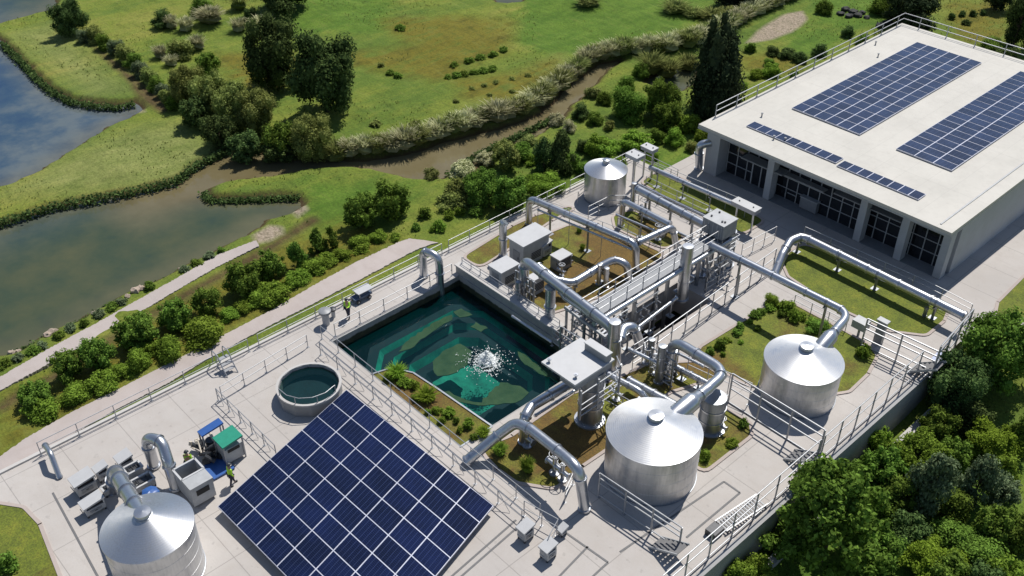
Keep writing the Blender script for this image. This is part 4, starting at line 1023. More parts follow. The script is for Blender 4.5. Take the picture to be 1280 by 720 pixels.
# box tower
bt = thing('box_tower', 'grey metal box raised on a cylinder at the far end of the bridge', 'tower', tuple(G(905, 331)))
a = G(881, 271, 4.5); b = G(922, 274, 4.5); c = G(904, 284, 4.5); e = G(896, 260, 4.5)
qx0, qx1, qy0, qy1 = (a.x+e.x)/2, (b.x+c.x)/2, (a.y+c.y)/2, (e.y+b.y)/2
m = MB(); m.box(qx0, qy0, 3.25, qx1, qy1, 4.45); m.build('box_body', 'grey', bt, False)
m = MB(); m.box(qx0-.04, qy0-.04, 4.45, qx1+.04, qy1+.04, 4.52); m.build('box_top', 'lightgrey', bt, False)
m = MB()
for i in range(5): x = qx0+(qx1-qx0)*(i+.5)/5; m.box(x-.03, qy0-.03, 3.3, x+.03, qy0-.003, 4.4)
m.build('ribs', 'lightgrey', bt, False)
m = MB()
for fx, fy in ((.2, .3), (.25, .8), (.75, .25), (.85, .3)): m.cyl((qx0+(qx1-qx0)*fx, qy0+(qy1-qy0)*fy, 4.52), (qx0+(qx1-qx0)*fx, qy0+(qy1-qy0)*fy, 4.62), .08, 8)
m.build('bolts', 'dark', bt)
for z in (2.3, 2.7, 3.1):
    m = MB(); m.tube([(qx0-.25, qy0-.25, z), (qx1+.25, qy0-.25, z), (qx1+.25, qy1+.25, z), (qx0-.25, qy1+.25, z), (qx0-.25, qy0-.25, z)], .045, 7); m.build('guard_rail', 'rail', bt)
m = MB()
for x in (qx0, qx1):
    for y in (qy0, qy1): m.beam((x, y, 0), (x, y, 3.249), .12)
m.build('legs', 'darksteel', bt, False)
def post_box(label, px, py, z, sx, sy, sz, nl=2):
    p = G(px, py, z); rt = thing('post_box', label, 'box', (p.x, p.y, 0), 'flat boxes on posts')
    m = MB(); m.box(p.x-sx/2, p.y-sy/2, z-sz, p.x+sx/2, p.y+sy/2, z); m.build('box_body', 'lightgrey', rt, False)
    m = MB(); m.box(p.x-sx/2-.04, p.y-sy/2-.04, z+.001, p.x+sx/2+.04, p.y+sy/2+.04, z+.06); m.build('lid', 'white', rt, False)
    m = MB(); [m.cyl((p.x+a*sx*.35, p.y, 0), (p.x+a*sx*.35, p.y, z-sz-.001), .13 if nl == 1 else .09, 10) for a in ((-1, 1) if nl == 2 else (0,))]; m.build('posts', 'steel', rt)
    m = MB(); [m.cyl((p.x+a*sx*.3, p.y, z+.06), (p.x+a*sx*.3, p.y, z+.14), .06, 8) for a in (-1, 1)]; m.build('bolts', 'dark', rt)
post_box('flat white box on posts at the end of the far thin pipe', 933, 256, 2.2, 2.3, .9, .35)
post_box('tall slim box on a post just right of the small silo', 794, 193, 3.4, 1.3, 1.0, .3, 1)
post_box('small flat box on posts behind the silo, at the start of the far thin pipe', 812, 184, 3.1, 1.3, .8, .3)

# ------------------------------------------------------------------ sheds
def shed(label, pxs, z, over=.18, mat='lightgrey', slope=.0, vents=True):
    q = [G(x, y, z) for x, y in pxs]; x0 = (q[0].x+q[1].x)/2; x1 = (q[2].x+q[3].x)/2; y0 = (q[0].y+q[3].y)/2; y1 = (q[1].y+q[2].y)/2
    rt = thing('equipment_shed', label, 'shed', ((x0+x1)/2, (y0+y1)/2, 0), 'equipment sheds')
    m = MB(); m.box(x0+over, y0+over, 0, x1-over, y1-over, z-.1); m.build('walls', mat, rt, False)
    m = MB(); m.add([(x0, y0, z-.099), (x1, y0, z-.099), (x1, y1, z-.099), (x0, y1, z-.099), (x0, y0, z), (x1, y0, z), (x1, y1, z+slope), (x0, y1, z+slope)], [(3, 2, 1, 0), (4, 5, 6, 7), (0, 1, 5, 4), (1, 2, 6, 5), (2, 3, 7, 6), (3, 0, 4, 7)]); m.build('roof', 'white', rt, False)
    m = MB(); xm = (x0+x1)/2; m.box(xm-.35, y0+over-.03, .1, xm+.35, y0+over-.002, min(1.3, z-.3)); dr_ = m.build('door', 'grey', rt, False); q = MB(); q.box(xm+.22, y0+over-.07, .6, xm+.26, y0+over-.031, .8); q.build('handle', 'dark', dr_, False)
    if vents:
        m = MB(); [m.box(x1-over+.002, (y0+y1)/2-.5, .4+.14*i, x1-over+.03, (y0+y1)/2+.5, .47+.14*i) for i in range(5)]; m.build('louvre', 'dark', rt, False)
    return (x0, x1, y0, y1)
# pxs order: left, top, right, bottom  (left=x0,y0 ; top=x0,y1 ; right=x1,y1 ; bottom=x1,y0)
shed('largest white roofed shed behind the raised pool wall', [(634, 297), (668, 276), (689, 290), (655, 309)], 2.2)
shed('smaller white roofed shed nearest the pool wall', [(611, 331), (631, 319), (650, 328), (627, 343)], 1.7, .08)
shed('low grey shed at the edge of the brown bed', [(690, 318), (702, 309), (714, 316), (700, 328)], 1.2, .05, 'grey')
shed('small white box shed between the upright tubes and the thick pipe', [(660, 345), (672, 337), (680, 343), (668, 352)], 1.5, .05)
def machine(label, px, py, sx, sy, h, kind='cab', rz=0.0, z0=.18, mat='lightgrey', top='white'):
    sx *= .58; sy *= .60; h *= .72
    p = G(px, py); rt = thing('machine_cabinet' if kind == 'cab' else 'open_crate', label, 'machine' if kind == 'cab' else 'container', (p.x, p.y, 0), 'machines and containers on the platform')
    x0, x1, y0, y1 = p.x-sx/2, p.x+sx/2, p.y-sy/2, p.y+sy/2
    m = MB()
    for x in (x0+.06, x1-.06):
        for y in (y0+.06, y1-.06): m.beam((x, y, 0), (x, y, z0), .09)
    m.build('feet', 'dark', rt, False)
    if kind == 'cab':
        m = MB(); m.box(x0, y0, z0, x1, y1, h*.62); m.build('cabinet_body', mat, rt, False)
        m = MB(); m.box(x0+.08, y0+.10, h*.62, x1-.08, y1-.05, h*.82); m.build('dark_opening', 'black', rt, False)
        m = MB()
        for x in (x0+.04, x1-.04):
            for y in (y0+.04, y1-.04): m.beam((x, y, h*.62), (x, y, h*.9), .07)
        m.build('corner_posts', 'white', rt, False)
        m = MB(); zt = h*.86
        m.add([(x0-.06, y0-.1, zt-.05), (x1+.06, y0-.1, zt-.05), (x1+.06, y1+.06, zt+.12), (x0-.06, y1+.06, zt+.12), (x0-.06, y0-.1, zt+.05), (x1+.06, y0-.1, zt+.05), (x1+.06, y1+.06, zt+.24), (x0-.06, y1+.06, zt+.24)], [(3, 2, 1, 0), (4, 5, 6, 7), (0, 1, 5, 4), (1, 2, 6, 5), (2, 3, 7, 6), (3, 0, 4, 7)])
        m.build('lid', top, rt, False)
        m = MB(); m.box(x1+.002, p.y-sy*.3, z0+.15, x1+.03, p.y+sy*.3, h*.5); sp_ = m.build('side_panel', 'grey', rt, False); q = MB(); q.box(x1+.031, p.y-.08, h*.38, x1+.05, p.y+.08, h*.41); q.build('latch', 'dark', sp_, False)
        m = MB(); m.cyl((x0+sx*.2, y0-.12, h*.5), (x1-sx*.2, y0-.12, h*.5), .025, 6); m.build('handle', 'rail', rt)
    else:
        t = .07; m = MB(); m.box(x0, y0, z0, x1, y0+t, h); m.box(x0, y1-t, z0, x1, y1, h); m.box(x0, y0+t+.001, z0, x0+t, y1-t-.001, h); m.box(x1-t, y0+t+.001, z0, x1, y1-t-.001, h); m.build('crate_walls', mat, rt, False)
        m = MB(); m.box(x0+t, y0+t, z0, x1-t, y1-t, z0+.12); m.build('crate_floor', 'grey', rt, False)
        m = MB(); e = .05
        for a, b in (((x0, y0), (x1, y0)), ((x1, y0), (x1, y1)), ((x1, y1), (x0, y1)), ((x0, y1), (x0, y0))): m.beam((a[0], a[1], h+.03), (b[0], b[1], h+.03), .12, .06)
        m.build('rim', 'white', rt, False)
        m = MB(); r2 = random.Random(int(px)); m.box(x0+sx*.25, y0+sy*.3, z0+.121, x0+sx*.7, y0+sy*.7, z0+.3+r2.random()*.2)
        for i in range(3): yy = y0+sy*(.25+.25*i); m.cyl((x0+.1, yy, z0+.35), (x1-.1, yy, z0+.35), .05, 8)
        m.build('contents', 'dark', rt, False)
    if rz:
        rt.rotation_euler = (0, 0, rz)
    return rt
machine('biggest grey cabinet of the group left of the lower left tank', 108, 613, 1.5, 1.9, 1.7)
machine('small white topped cabinet behind the biggest one, beside the stout pipe', 130, 598, .95, 1.1, 1.5)
machine('wide cabinet nearest the lower left tank, front of its group', 119, 638, 1.2, 1.9, 1.3)
machine('white lidded cabinet at the back of the group, beyond the stout pipe', 158, 583, 1.25, 1.3, 1.3)
machine('open crate just in front of the white lidded cabinet', 169, 594, 1.2, 1.6, .9, 'open')
machine('open crate next to the blue tarp, closest to the tank roof', 181, 609, 1.3, 2.0, .85, 'open')
machine('low open crate with small parts between two cabinets', 138, 616, .9, 1.2, .7, 'open')
machine('left one of the two small white lidded machines at the bottom edge', 657, 672, 1.05, 1.2, 1.5)
machine('right one of the two small white lidded machines at the bottom edge', 685, 696, 1.05, 1.2, 1.5)
machine('smallest white lidded machine beside its ground pipes, bottom edge', 703, 668, .6, .7, .8)
machine('grey louvred machine unit beside the largest shed', 680, 318, 1.3, 1.6, 1.8)
machine('small white machine under the far end of the cable tray', 727, 398, .9, 1.0, 1.6)
p = G(188, 617, .9); tb = thing('blue_tarp', 'crumpled bright blue tarp on the open crate', 'tarp', tuple(p)); m = MB(); m.blob(p, .5, 3, .45, 8, 12, .2); m.build('tarp_sheet', 'bluepaint', tb)
# open container
p = G(246, 616); dc = thing('waste_container', 'open topped grey steel container beside the two workers', 'container', (p.x, p.y, 0))
cx0, cx1, cy0, cy1 = p.x-.95, p.x+1.1, p.y-.68, p.y+.72; t = .08
m = MB(); m.box(cx0, cy0, .2, cx1, cy0+t, 1.6); m.box(cx0, cy1-t, .2, cx1, cy1, 1.6); m.box(cx0, cy0+t, .2, cx0+t, cy1-t, 1.6); m.box(cx1-t, cy0+t, .2, cx1, cy1-t, 1.6); m.box(cx0+t, cy0+t, .2, cx1-t, cy1-t, .3); m.build('body', 'lightgrey', dc, False)
m = MB(); m.box(cx0+1.12, cy0-.03, 1.601, cx1+.05, cy1+.03, 1.68); m.build('half_lid', 'lightgrey', dc, False)
m = MB()
for a, b in (((cx0, cy0), (cx0+1.08, cy0)), ((cx0+1.08, cy0), (cx0+1.08, cy1)), ((cx0+1.08, cy1), (cx0, cy1)), ((cx0, cy1), (cx0, cy0))): m.beam((a[0], a[1], 1.66), (b[0], b[1], 1.66), .12, .1)
m.build('rim', 'white', dc, False)
m = MB(); m.box(cx1+.002, cy0+.3, .9, cx1+.03, cy1-.3, 1.3); m.build('hatch', 'black', dc, False)
m = MB()
for y in (cy0+.15, cy1-.15): m.cyl((cx0+.2, y-.05, .1), (cx0+.2, y+.05, .1), .1, 12); m.cyl((cx1-.2, y-.05, .1), (cx1-.2, y+.05, .1), .1, 12)
m.build('wheels', 'dark', dc)
def canopy_unit(label, pxs, z, roofmat, body=True):
    q = [G(x, y, z) for x, y in pxs]; x0 = (q[0].x+q[1].x)/2; x1 = (q[2].x+q[3].x)/2; y0 = (q[0].y+q[3].y)/2; y1 = (q[1].y+q[2].y)/2
    rt = thing('generator_unit', label, 'machine', ((x0+x1)/2, (y0+y1)/2, 0), 'roofed generator units')
    if body:
        m = MB(); m.box(x0+.1, y0+.1, .15, x1-.1, y1-.1, z-.45); m.build('body', 'lightgrey', rt, False)
        m = MB(); m.box(x1-.099, y0+.3, z-.75, x1-.07, y1-.3, z-.52); m.build('slot', 'black', rt, False)
    else:
        m = MB(); m.cyl((x0+.4, y0+.5, .1), (x0+.4, y0+.5, .9), .3, 14); m.box(x0+.8, y0+.2, .1, x1-.15, y1-.2, .8); m.build('engine', 'dark', rt)
    m = MB()
    for x in (x0+.06, x1-.06):
        for y in (y0+.06, y1-.06): m.beam((x, y, 0), (x, y, z-.1), .08)
    m.build('frame_posts', 'rail', rt, False)
    m = MB(); m.add([(x0, y0, z-.15), (x1, y0, z-.15), (x1, y1, z-.0), (x0, y1, z-.0), (x0, y0, z-.05), (x1, y0, z-.05), (x1, y1, z+.12), (x0, y1, z+.12)], [(3, 2, 1, 0), (4, 5, 6, 7), (0, 1, 5, 4), (1, 2, 6, 5), (2, 3, 7, 6), (3, 0, 4, 7)]); m.build('roof', roofmat, rt, False)
    return x0, x1, y0, y1
canopy_unit('generator unit with a bright green roof', [(264, 547), (289, 533), (305, 545), (279, 559)], 1.7, 'greenpaint')
canopy_unit('generator unit with a narrow blue roof behind the green one', [(247, 539), (273, 523), (279, 530), (252, 545)], 1.7, 'bluepaint', False)
p = G(268, 570); jp = thing('pump_set', 'jumble of dark and cream pump pipes between the green unit and the container', 'pump', (p.x, p.y, 0)); r2 = random.Random(5)
m = MB(); m2 = MB()
for i in range(16):
    a = Vector((p.x+r2.uniform(-1.5, .9), p.y+r2.uniform(-.9, .9), r2.uniform(.15, 1.0))); b = a+Vector((r2.uniform(-.8, .8), r2.uniform(-.5, .5), r2.uniform(-.4, .4))); b.z = max(.08, b.z)
    (m if i % 2 else m2).cyl(a, b, r2.uniform(.05, .14), 8)
for i in range(5): c = (p.x+r2.uniform(-1.6, .6), p.y+r2.uniform(-.8, .9), .25); m.blob(c, r2.uniform(.2, .35), i, .9, 6, 8)
m.build('pump_body', 'dark', jp); m2.build('pump_pipes', 'cream', jp)
q = G(270, 588); m = MB(); m.box(q.x-.7, q.y-.5, .05, q.x+.7, q.y+.9, .16); m.build('skid', 'bluepaint', jp, False)

# cart, bollards, stile, ramp
p = G(452, 374); ct = thing('utility_cart', 'small blue utility cart with a pale top beside the worker on the walkway', 'cart', (p.x, p.y, 0))
m = MB(); m.box(p.x-.34, p.y-.75, .30, p.x+.3, p.y+.8, .42); m.build('body', 'slate', ct, False)
m = MB(); m.box(p.x-.45, p.y-.45, .80, p.x+.38, p.y+.9, .85); m.build('top_board', 'white', ct, False)
m = MB()
for x in (p.x-.3, p.x+.26):
    for y in (p.y-.3, p.y+.74): m.beam((x, y, .42), (x, y, .80), .05)
m.build('uprights', 'rail', ct, False)
for x in (p.x-.38, p.x+.34):
    for y in (p.y-.5, p.y+.5): m = MB(); m.cyl((x-.06, y, .16), (x+.06, y, .16), .16, 14); wh = m.build('wheel', 'dark', ct); q = MB(); q.cyl((x-.075, y, .16), (x+.075, y, .16), .07, 12); q.build('hub', 'rail', wh)
m = MB(); m.tube([(p.x, p.y-.75, .45), (p.x, p.y-1.2, .6), (p.x, p.y-1.3, .85)], .035, 6); m.build('drawbar', 'dark', ct)
def bollard(label, px, py, h, r, mat):
    p = G(px, py); rt = thing('vent_bollard', label, 'bollard', (p.x, p.y, 0), 'vent bollards on the walkway')
    MB().lathe(p.x, p.y, [(r, 0), (r, h*.75), (r*.8, h*.78)], 16).build('stem', 'lightgrey', rt)
    MB().lathe(p.x, p.y, [(r*.8, h*.76), (r*1.7, h*.80), (r*1.75, h*.95), (r*1.2, h), (.01, h+.03)], 20).build('hood', mat, rt)
bollard('grey mushroom shaped vent bollard on the walkway left of the worker', 408, 405, 1.3, .26, 'grey')
bollard('small dark vent bollard right behind the grey one', 417, 396, .8, .15, 'dark')
p = G(300, 470); q = G(277, 463)
st = thing('stile_steps', 'small metal stile with hooped rails over the kerb at the left', 'steps', (-51.2, G(284, 462).y, 0)); yy = G(284, 462).y
for s_ in (-.4, .4):
    m = MB(); m.tube(fillet([(-50.2, yy+s_, 0), (-50.8, yy+s_, .7), (-51.1, yy+s_, 1.35), (-51.9, yy+s_, 1.35), (-52.2, yy+s_, -.1)], .3), .04, 8); m.build('hoop_rail', 'rail', st)
for z, x in ((.3, -50.6), (.6, -50.9), (.9, -51.2)): m = MB(); m.box(x-.15, yy-.38, z, x+.15, yy+.38, z+.04); m.build('tread', 'rail', st, False)
a = G(900, 662); b = G(952, 628)
rm = thing('metal_ramp', 'narrow slatted metal ramp lying beside the tall outer handrail', 'ramp', (a.x, a.y, 0))
dv = (b-a); L_ = dv.length; dv.normalize(); sv = Vector((-dv.y, dv.x, 0))
m = MB(); m.beam(a+Vector((0, 0, .3))-sv*.45, b+Vector((0, 0, .3))-sv*.45, .07); m.beam(a+Vector((0, 0, .3))+sv*.45, b+Vector((0, 0, .3))+sv*.45, .07); m.build('side_rails', 'rail', rm, False)
m = MB()
for i in range(int(L_/.22)): c = a+dv*(.11+.22*i)+Vector((0, 0, .3)); m.beam(c-sv*.42, c+sv*.42, .1, .04)
m.build('slats', 'grey', rm, False)
m = MB()
for t_ in (.05, .95):
    for s_ in (-1, 1): c = a+dv*L_*t_+sv*.45*s_; m.beam((c.x, c.y, 0), (c.x, c.y, .27), .06)
m.build('legs', 'dark', rm, False)
c = a-dv*.5; m = MB(); m.box(c.x-.35, c.y-.4, 0.02, c.x+.35, c.y+.4, .45); m.build('drive_box', 'dark', rm, False)
# access steps at the right end
p = G(1150, 466); ss = thing('access_steps', 'metal access steps inside the tall rail frame near the wall corner', 'steps', (p.x, p.y, 0))
for i in range(6): m = MB(); m.box(p.x-.5+.28*i, p.y-.6, .2+.2*i, p.x-.25+.28*i, p.y+.6, .24+.2*i); m.build('tread', 'channel', ss, False)
m = MB()
for s_ in (-.62, .62): m.beam((p.x-.6, p.y+s_, .1), (p.x+1.2, p.y+s_, 1.4), .06, .14)
m.build('stringers', 'lightgrey', ss, False)
p = G(1175, 462); machine('blue grey pump box below the wall corner rails', 1172, 458, 1.2, 1.2, 1.1, top='bluepaint', mat='grey')
p = G(1008, 583); ss = thing('access_steps', 'slatted metal steps where the tall rail meets the outer wall, right of the largest tank', 'steps', (p.x, p.y, 0))
for i in range(6): m = MB(); m.box(p.x-1.2+.3*i, p.y-.5, .15+.16*i, p.x-.95+.3*i, p.y+.6, .19+.16*i); m.build('tread', 'channel', ss, False)
m = MB()
for s_ in (-.52, .62): m.beam((p.x-1.3, p.y+s_, .05), (p.x+.6, p.y+s_, 1.1), .06, .12)
m.build('stringers', 'lightgrey', ss, False)
p = G(835, 700); ss = thing('access_steps', 'slatted metal steps at the near end of the rail in front of the largest tank', 'steps', (p.x, p.y, 0))
for i in range(6): m = MB(); m.box(p.x-1.2+.3*i, p.y-.1, .15+.16*i, p.x-.95+.3*i, p.y+.9, .19+.16*i); m.build('tread', 'channel', ss, False)
m = MB()
for s_ in (-.12, .92): m.beam((p.x-1.3, p.y+s_, .05), (p.x+.6, p.y+s_, 1.1), .06, .12)
m.build('stringers', 'lightgrey', ss, False)
p = G(1072, 421); m = MB()
pb = thing('junction_box', 'small pale junction box on a stand beside the roof elbow of the right hand tank', 'box', (p.x, p.y, 0))
m.box(p.x-.5, p.y-.4, .9, p.x+.5, p.y+.4, 1.5); m.build('box_body', 'lightgrey', pb, False); m = MB(); m.cyl((p.x, p.y, 0), (p.x, p.y, .9), .1, 8); m.build('stand', 'rail', pb)
p = G(1097, 428); pp_ = thing('rail_pillar', 'thick short grey pillar carrying the tall five bar rail frame', 'pillar', (p.x, p.y, 0)); m = MB(); m.box(p.x-.3, p.y-.18, 0, p.x+.3, p.y+.18, 1.9); m.build('shaft', 'grey', pp_, False); m = MB(); m.box(p.x-.4, p.y-.25, 1.9, p.x+.4, p.y+.25, 2.0); m.build('cap', 'lightgrey', pp_, False)

# ------------------------------------------------------------------ people
def person(label, px, py, face, arm='down', stride=.12):
    p = G(px, py); rt = thing('person', label, 'person', (p.x, p.y, 0), None)
    J = {'pel': (0, 0, .95), 'wst': (0, 0, 1.08), 'chest': (.02, 0, 1.32), 'neck': (.03, 0, 1.49), 'head': (.05, 0, 1.60), 'top': (.05, 0, 1.70)}
    E = [('pel', 'wst'), ('wst', 'chest'), ('chest', 'neck'), ('neck', 'head'), ('head', 'top')]
    Rd = {'pel': .15, 'wst': .14, 'chest': .16, 'neck': .06, 'head': .095, 'top': .07}
    for s, n in ((1, 'L'), (-1, 'R')):
        st = stride*s
        J['hip'+n] = (0, .09*s, .90); J['knee'+n] = (.03+st*.5, .10*s, .50); J['ank'+n] = (st, .10*s, .09); J['toe'+n] = (st+.17, .11*s, .035)
        J['sh'+n] = (.01, .19*s, 1.41)
        if arm == 'fwd' and s == 1: J['el'+n] = (.2, .24*s, 1.2); J['wr'+n] = (.42, .16*s, 1.22); J['hd'+n] = (.5, .14*s, 1.23)
        else: J['el'+n] = (-.03, .26*s, 1.14); J['wr'+n] = (.08, .27*s, .90); J['hd'+n] = (.11, .26*s, .81)
        E += [('pel', 'hip'+n), ('hip'+n, 'knee'+n), ('knee'+n, 'ank'+n), ('ank'+n, 'toe'+n), ('chest', 'sh'+n), ('sh'+n, 'el'+n), ('el'+n, 'wr'+n), ('wr'+n, 'hd'+n)]
        Rd.update({'hip'+n: .10, 'knee'+n: .065, 'ank'+n: .045, 'toe'+n: .04, 'sh'+n: .07, 'el'+n: .048, 'wr'+n: .034, 'hd'+n: .042})
    ca, sa = math.cos(face), math.sin(face)
    def R3(v): return (v[0]*ca-v[1]*sa, v[0]*sa+v[1]*ca, v[2])
    def grow(name, joints, edges, scale, mat):
        ks = list(joints); me = bpy.data.meshes.new(name); me.from_pydata([R3(J[k]) for k in ks], [(ks.index(a), ks.index(b)) for a, b in edges], []); ob = bpy.data.objects.new(name, me); C.objects.link(ob)
        md = ob.modifiers.new('skin', 'SKIN'); 
        for i, k in enumerate(ks):
            r = Rd[k]*scale; me.skin_vertices[0].data[i].radius = (r, r); me.skin_vertices[0].data[i].use_root = (i == 0)
        sb = ob.modifiers.new('sub', 'SUBSURF'); sb.levels = 2; sb.render_levels = 2
        dg = bpy.context.evaluated_depsgraph_get(); dg.update(); nm = bpy.data.meshes.new_from_object(ob.evaluated_get(dg)); bpy.data.objects.remove(ob)
        nm.polygons.foreach_set('use_smooth', [True]*len(nm.polygons)); nm.materials.clear(); nm.materials.append(M[mat])
        o2 = bpy.data.objects.new(name, nm); C.objects.link(o2); o2.parent = rt; return o2
    grow('body', J.keys(), E, 1.0, 'skin')
    up = ['chest', 'wst', 'pel', 'shL', 'elL', 'shR', 'elR']; grow('hi_vis_jacket', up+['wrL', 'wrR'], [('chest', 'wst'), ('wst', 'pel'), ('chest', 'shL'), ('shL', 'elL'), ('elL', 'wrL'), ('chest', 'shR'), ('shR', 'elR'), ('elR', 'wrR')], 1.18, 'hivis')
    lo = ['pel', 'hipL', 'kneeL', 'ankL', 'hipR', 'kneeR', 'ankR']; grow('trousers', lo, [('pel', 'hipL'), ('hipL', 'kneeL'), ('kneeL', 'ankL'), ('pel', 'hipR'), ('hipR', 'kneeR'), ('kneeR', 'ankR')], 1.2, 'trouser')
    for n in 'LR':
        m = MB(); a = R3(J['ank'+n]); b = R3(J['toe'+n]); m.tube([(a[0]+p.x, a[1]+p.y, .06), ((a[0]+b[0])/2+p.x, (a[1]+b[1])/2+p.y, .06), (b[0]+p.x, b[1]+p.y, .05)], .06, 10); m.build('boot', 'dark', rt)
    hx, hy, hz = R3(J['head']); m = MB(); m.lathe(hx+p.x, hy+p.y, [(.155, 1.665), (.15, 1.68), (.125, 1.69), (.115, 1.75), (.07, 1.80), (.01, 1.815)], 18); m.build('helmet', 'helmet', rt)
    nose = R3((.155, 0, 1.60)); m = MB(); m.blob((nose[0]+p.x, nose[1]+p.y, 1.60), .018, 1, 1.3, 4, 6); m.build('nose', 'skin', rt)
person('worker in a lime hi-vis jacket standing on the walkway by the blue cart', 436, 397, -1.0, 'fwd')
person('worker in a lime hi-vis jacket bending behind the open container', 239, 590, 2.4, 'fwd')
person('worker in a lime hi-vis jacket standing at the corner of the big solar array', 291, 606, 1.5, 'down', .18)

# ------------------------------------------------------------------ vegetation
def leaf_mesh(name, pts, nrm, size, mat, extra=None, aspect=1.6, droop=0):
    n = len(pts); r = np.random.default_rng(len(pts)+int(size*1000))
    nr = nrm+r.normal(0, .55, (n, 3)); nr /= np.linalg.norm(nr, axis=1)[:, None]+1e-9
    t = np.cross(nr, r.normal(0, 1, (n, 3))); t /= np.linalg.norm(t, axis=1)[:, None]+1e-9; b = np.cross(nr, t)
    s = size*r.uniform(.6, 1.35, (n, 1))
    q = np.stack([pts-t*s*.5*aspect, pts-b*s*.5, pts+t*s*.5*aspect, pts+b*s*.5], 1).reshape(-1, 3)
    V = q; F = np.arange(4*n).reshape(n, 4)
    if extra:
        ev, ef = extra; V = np.concatenate([V, np.array(ev)]); base = 4*n
    me = bpy.data.meshes.new(name); fl_ = [tuple(x) for x in F.tolist()]
    if extra: fl_ += [tuple(i+base for i in f) for f in ef]
    me.from_pydata(V.tolist(), [], fl_); me.update(); me.materials.append(mat); return me
def crown(kind, seed, n, leaf, mat):
    """unit crown: width 1 (x,y in -.5..5), height 1 (z in 0..1)"""
    r = np.random.default_rng(seed); blobs = []
    if kind == 'round':
        k = 52
        for i in range(k):
            v = r.normal(0, 1, 3); v /= np.linalg.norm(v); d_ = r.uniform(.15, .36); blobs.append((v[0]*d_, v[1]*d_, .52+v[2]*d_*.95, r.uniform(.06, .125)))
    elif kind == 'tall':
        k = 30
        for i in range(k):
            z = r.uniform(.12, .88); w_ = .33*math.sin(PI*min(1, z*1.05+.1))**.6; a = r.uniform(0, 2*PI); d_ = w_*r.uniform(.3, 1); blobs.append((math.cos(a)*d_, math.sin(a)*d_, z, r.uniform(.08, .15)))
    elif kind == 'spire':
        tips = [(0, 0, 1.0), (.17, .12, .9), (-.15, .14, .86), (.1, -.2, .80), (-.2, -.1, .76), (.28, -.02, .62), (-.3, .05, .58)]
        for tx, ty, th in tips:
            for i in range(9): z = th*(i+.6)/9; w_ = .19*(1-z/th)**.5+.035; blobs.append((tx*(1-.2*z)+r.normal(0, .02), ty*(1-.2*z)+r.normal(0, .02), z, w_))
    elif kind == 'feather':
        for i in range(110):
            a = r.uniform(0, 2*PI); z = r.uniform(.1, .95); rad = .45*(1-(z-.15)**2)*r.uniform(.35, 1); blobs.append((math.cos(a)*rad, math.sin(a)*rad, z, r.uniform(.035, .08)))
    elif kind == 'low':
        for i in range(18):
            v = r.normal(0, 1, 3); v /= np.linalg.norm(v); v[2] = abs(v[2]); d_ = r.uniform(.1, .34); blobs.append((v[0]*d_, v[1]*d_, .12+v[2]*d_*1.8, r.uniform(.12, .2)))
    B = np.array(blobs); w_ = B[:, 3]**2; idx = r.choice(len(B), n, p=w_/w_.sum()); v = r.normal(0, 1, (n, 3)); v /= np.linalg.norm(v, axis=1)[:, None]
    sc = np.array([1, 1, 1.15]); pts = B[idx, :3]+v*B[idx, 3:4]*r.uniform(.72, 1.22, (n, 1))*sc
    up = v.copy(); up[:, 2] += .35; pts[:, 2] = np.maximum(pts[:, 2], .02)
    rad = np.percentile(np.hypot(pts[:, 0], pts[:, 1]), 97); z0_, z1_ = pts[:, 2].min(), np.percentile(pts[:, 2], 99.5); kx = .5/rad; kz = 1/(z1_-z0_)
    pts = (pts-np.array([0, 0, z0_]))*np.array([kx, kx, kz])
    m = MB()
    for i, bb in enumerate(blobs): m.blob(bb[:3], bb[3]*.68, i, 1.1, 4, 6, .2)
    m.v = [(a*kx, b*kx, max(0, (c-z0_)*kz)) for a, b, c in m.v]
    return leaf_mesh('crown', pts, up, leaf, mat, (m.v, m.f))
def tuft_mesh(seed, n, mat, plume=False):
    r = random.Random(seed); m = MB()
    for i in range(n):
        a = r.uniform(0, 2*PI); lean = r.uniform(.05, .42); l = r.uniform(.6, 1.0); bx = r.uniform(0, .12)*math.cos(a); by = r.uniform(0, .12)*math.sin(a); wd_ = r.uniform(.009, .020)
        pr = []
        for t_ in (0, .5, .8, 1):
            o_ = lean*(t_**1.6); z = l*math.sin(min(t_, 1)*1.5*(1-.35*lean))*.95
            pr.append((bx+math.cos(a)*o_, by+math.sin(a)*o_, z))
        sx, sy = -math.sin(a)*wd_, math.cos(a)*wd_
        vs = []
        for k, q in enumerate(pr): w_ = 1-.25*k; vs += [(q[0]-sx*w_, q[1]-sy*w_, q[2]), (q[0]+sx*w_, q[1]+sy*w_, q[2])]
        m.add(vs, [(0, 1, 3, 2), (2, 3, 5, 4), (4, 5, 7, 6)])
    m.blob((0, 0, .28), .28, 1, 1.0, 5, 8, .2)
    va = np.array(m.v); va /= np.array([2*np.percentile(np.hypot(va[:, 0], va[:, 1]), 95)]*2+[np.percentile(va[:, 2], 98)])
    me = bpy.data.meshes.new('crown'); me.from_pydata(va.tolist(), [], m.f); me.materials.append(mat); return me
tm = MB(); tm.tube([(0, 0, -.3), (.01, 0, .15), (-.01, .01, .4), (.01, .01, .62)], .035, 8, .012)
for i in range(6):
    a = i*2.4; z = .28+.05*i; tm.tube([(0, 0, z), (.13*math.cos(a), .13*math.sin(a), z+.1), (.28*math.cos(a), .28*math.sin(a), z+.18)], .014, 6, .005)
trunk_me = bpy.data.meshes.new('trunk'); trunk_me.from_pydata(tm.v, [], tm.f); trunk_me.materials.append(M['bark'])
CACHE = {}
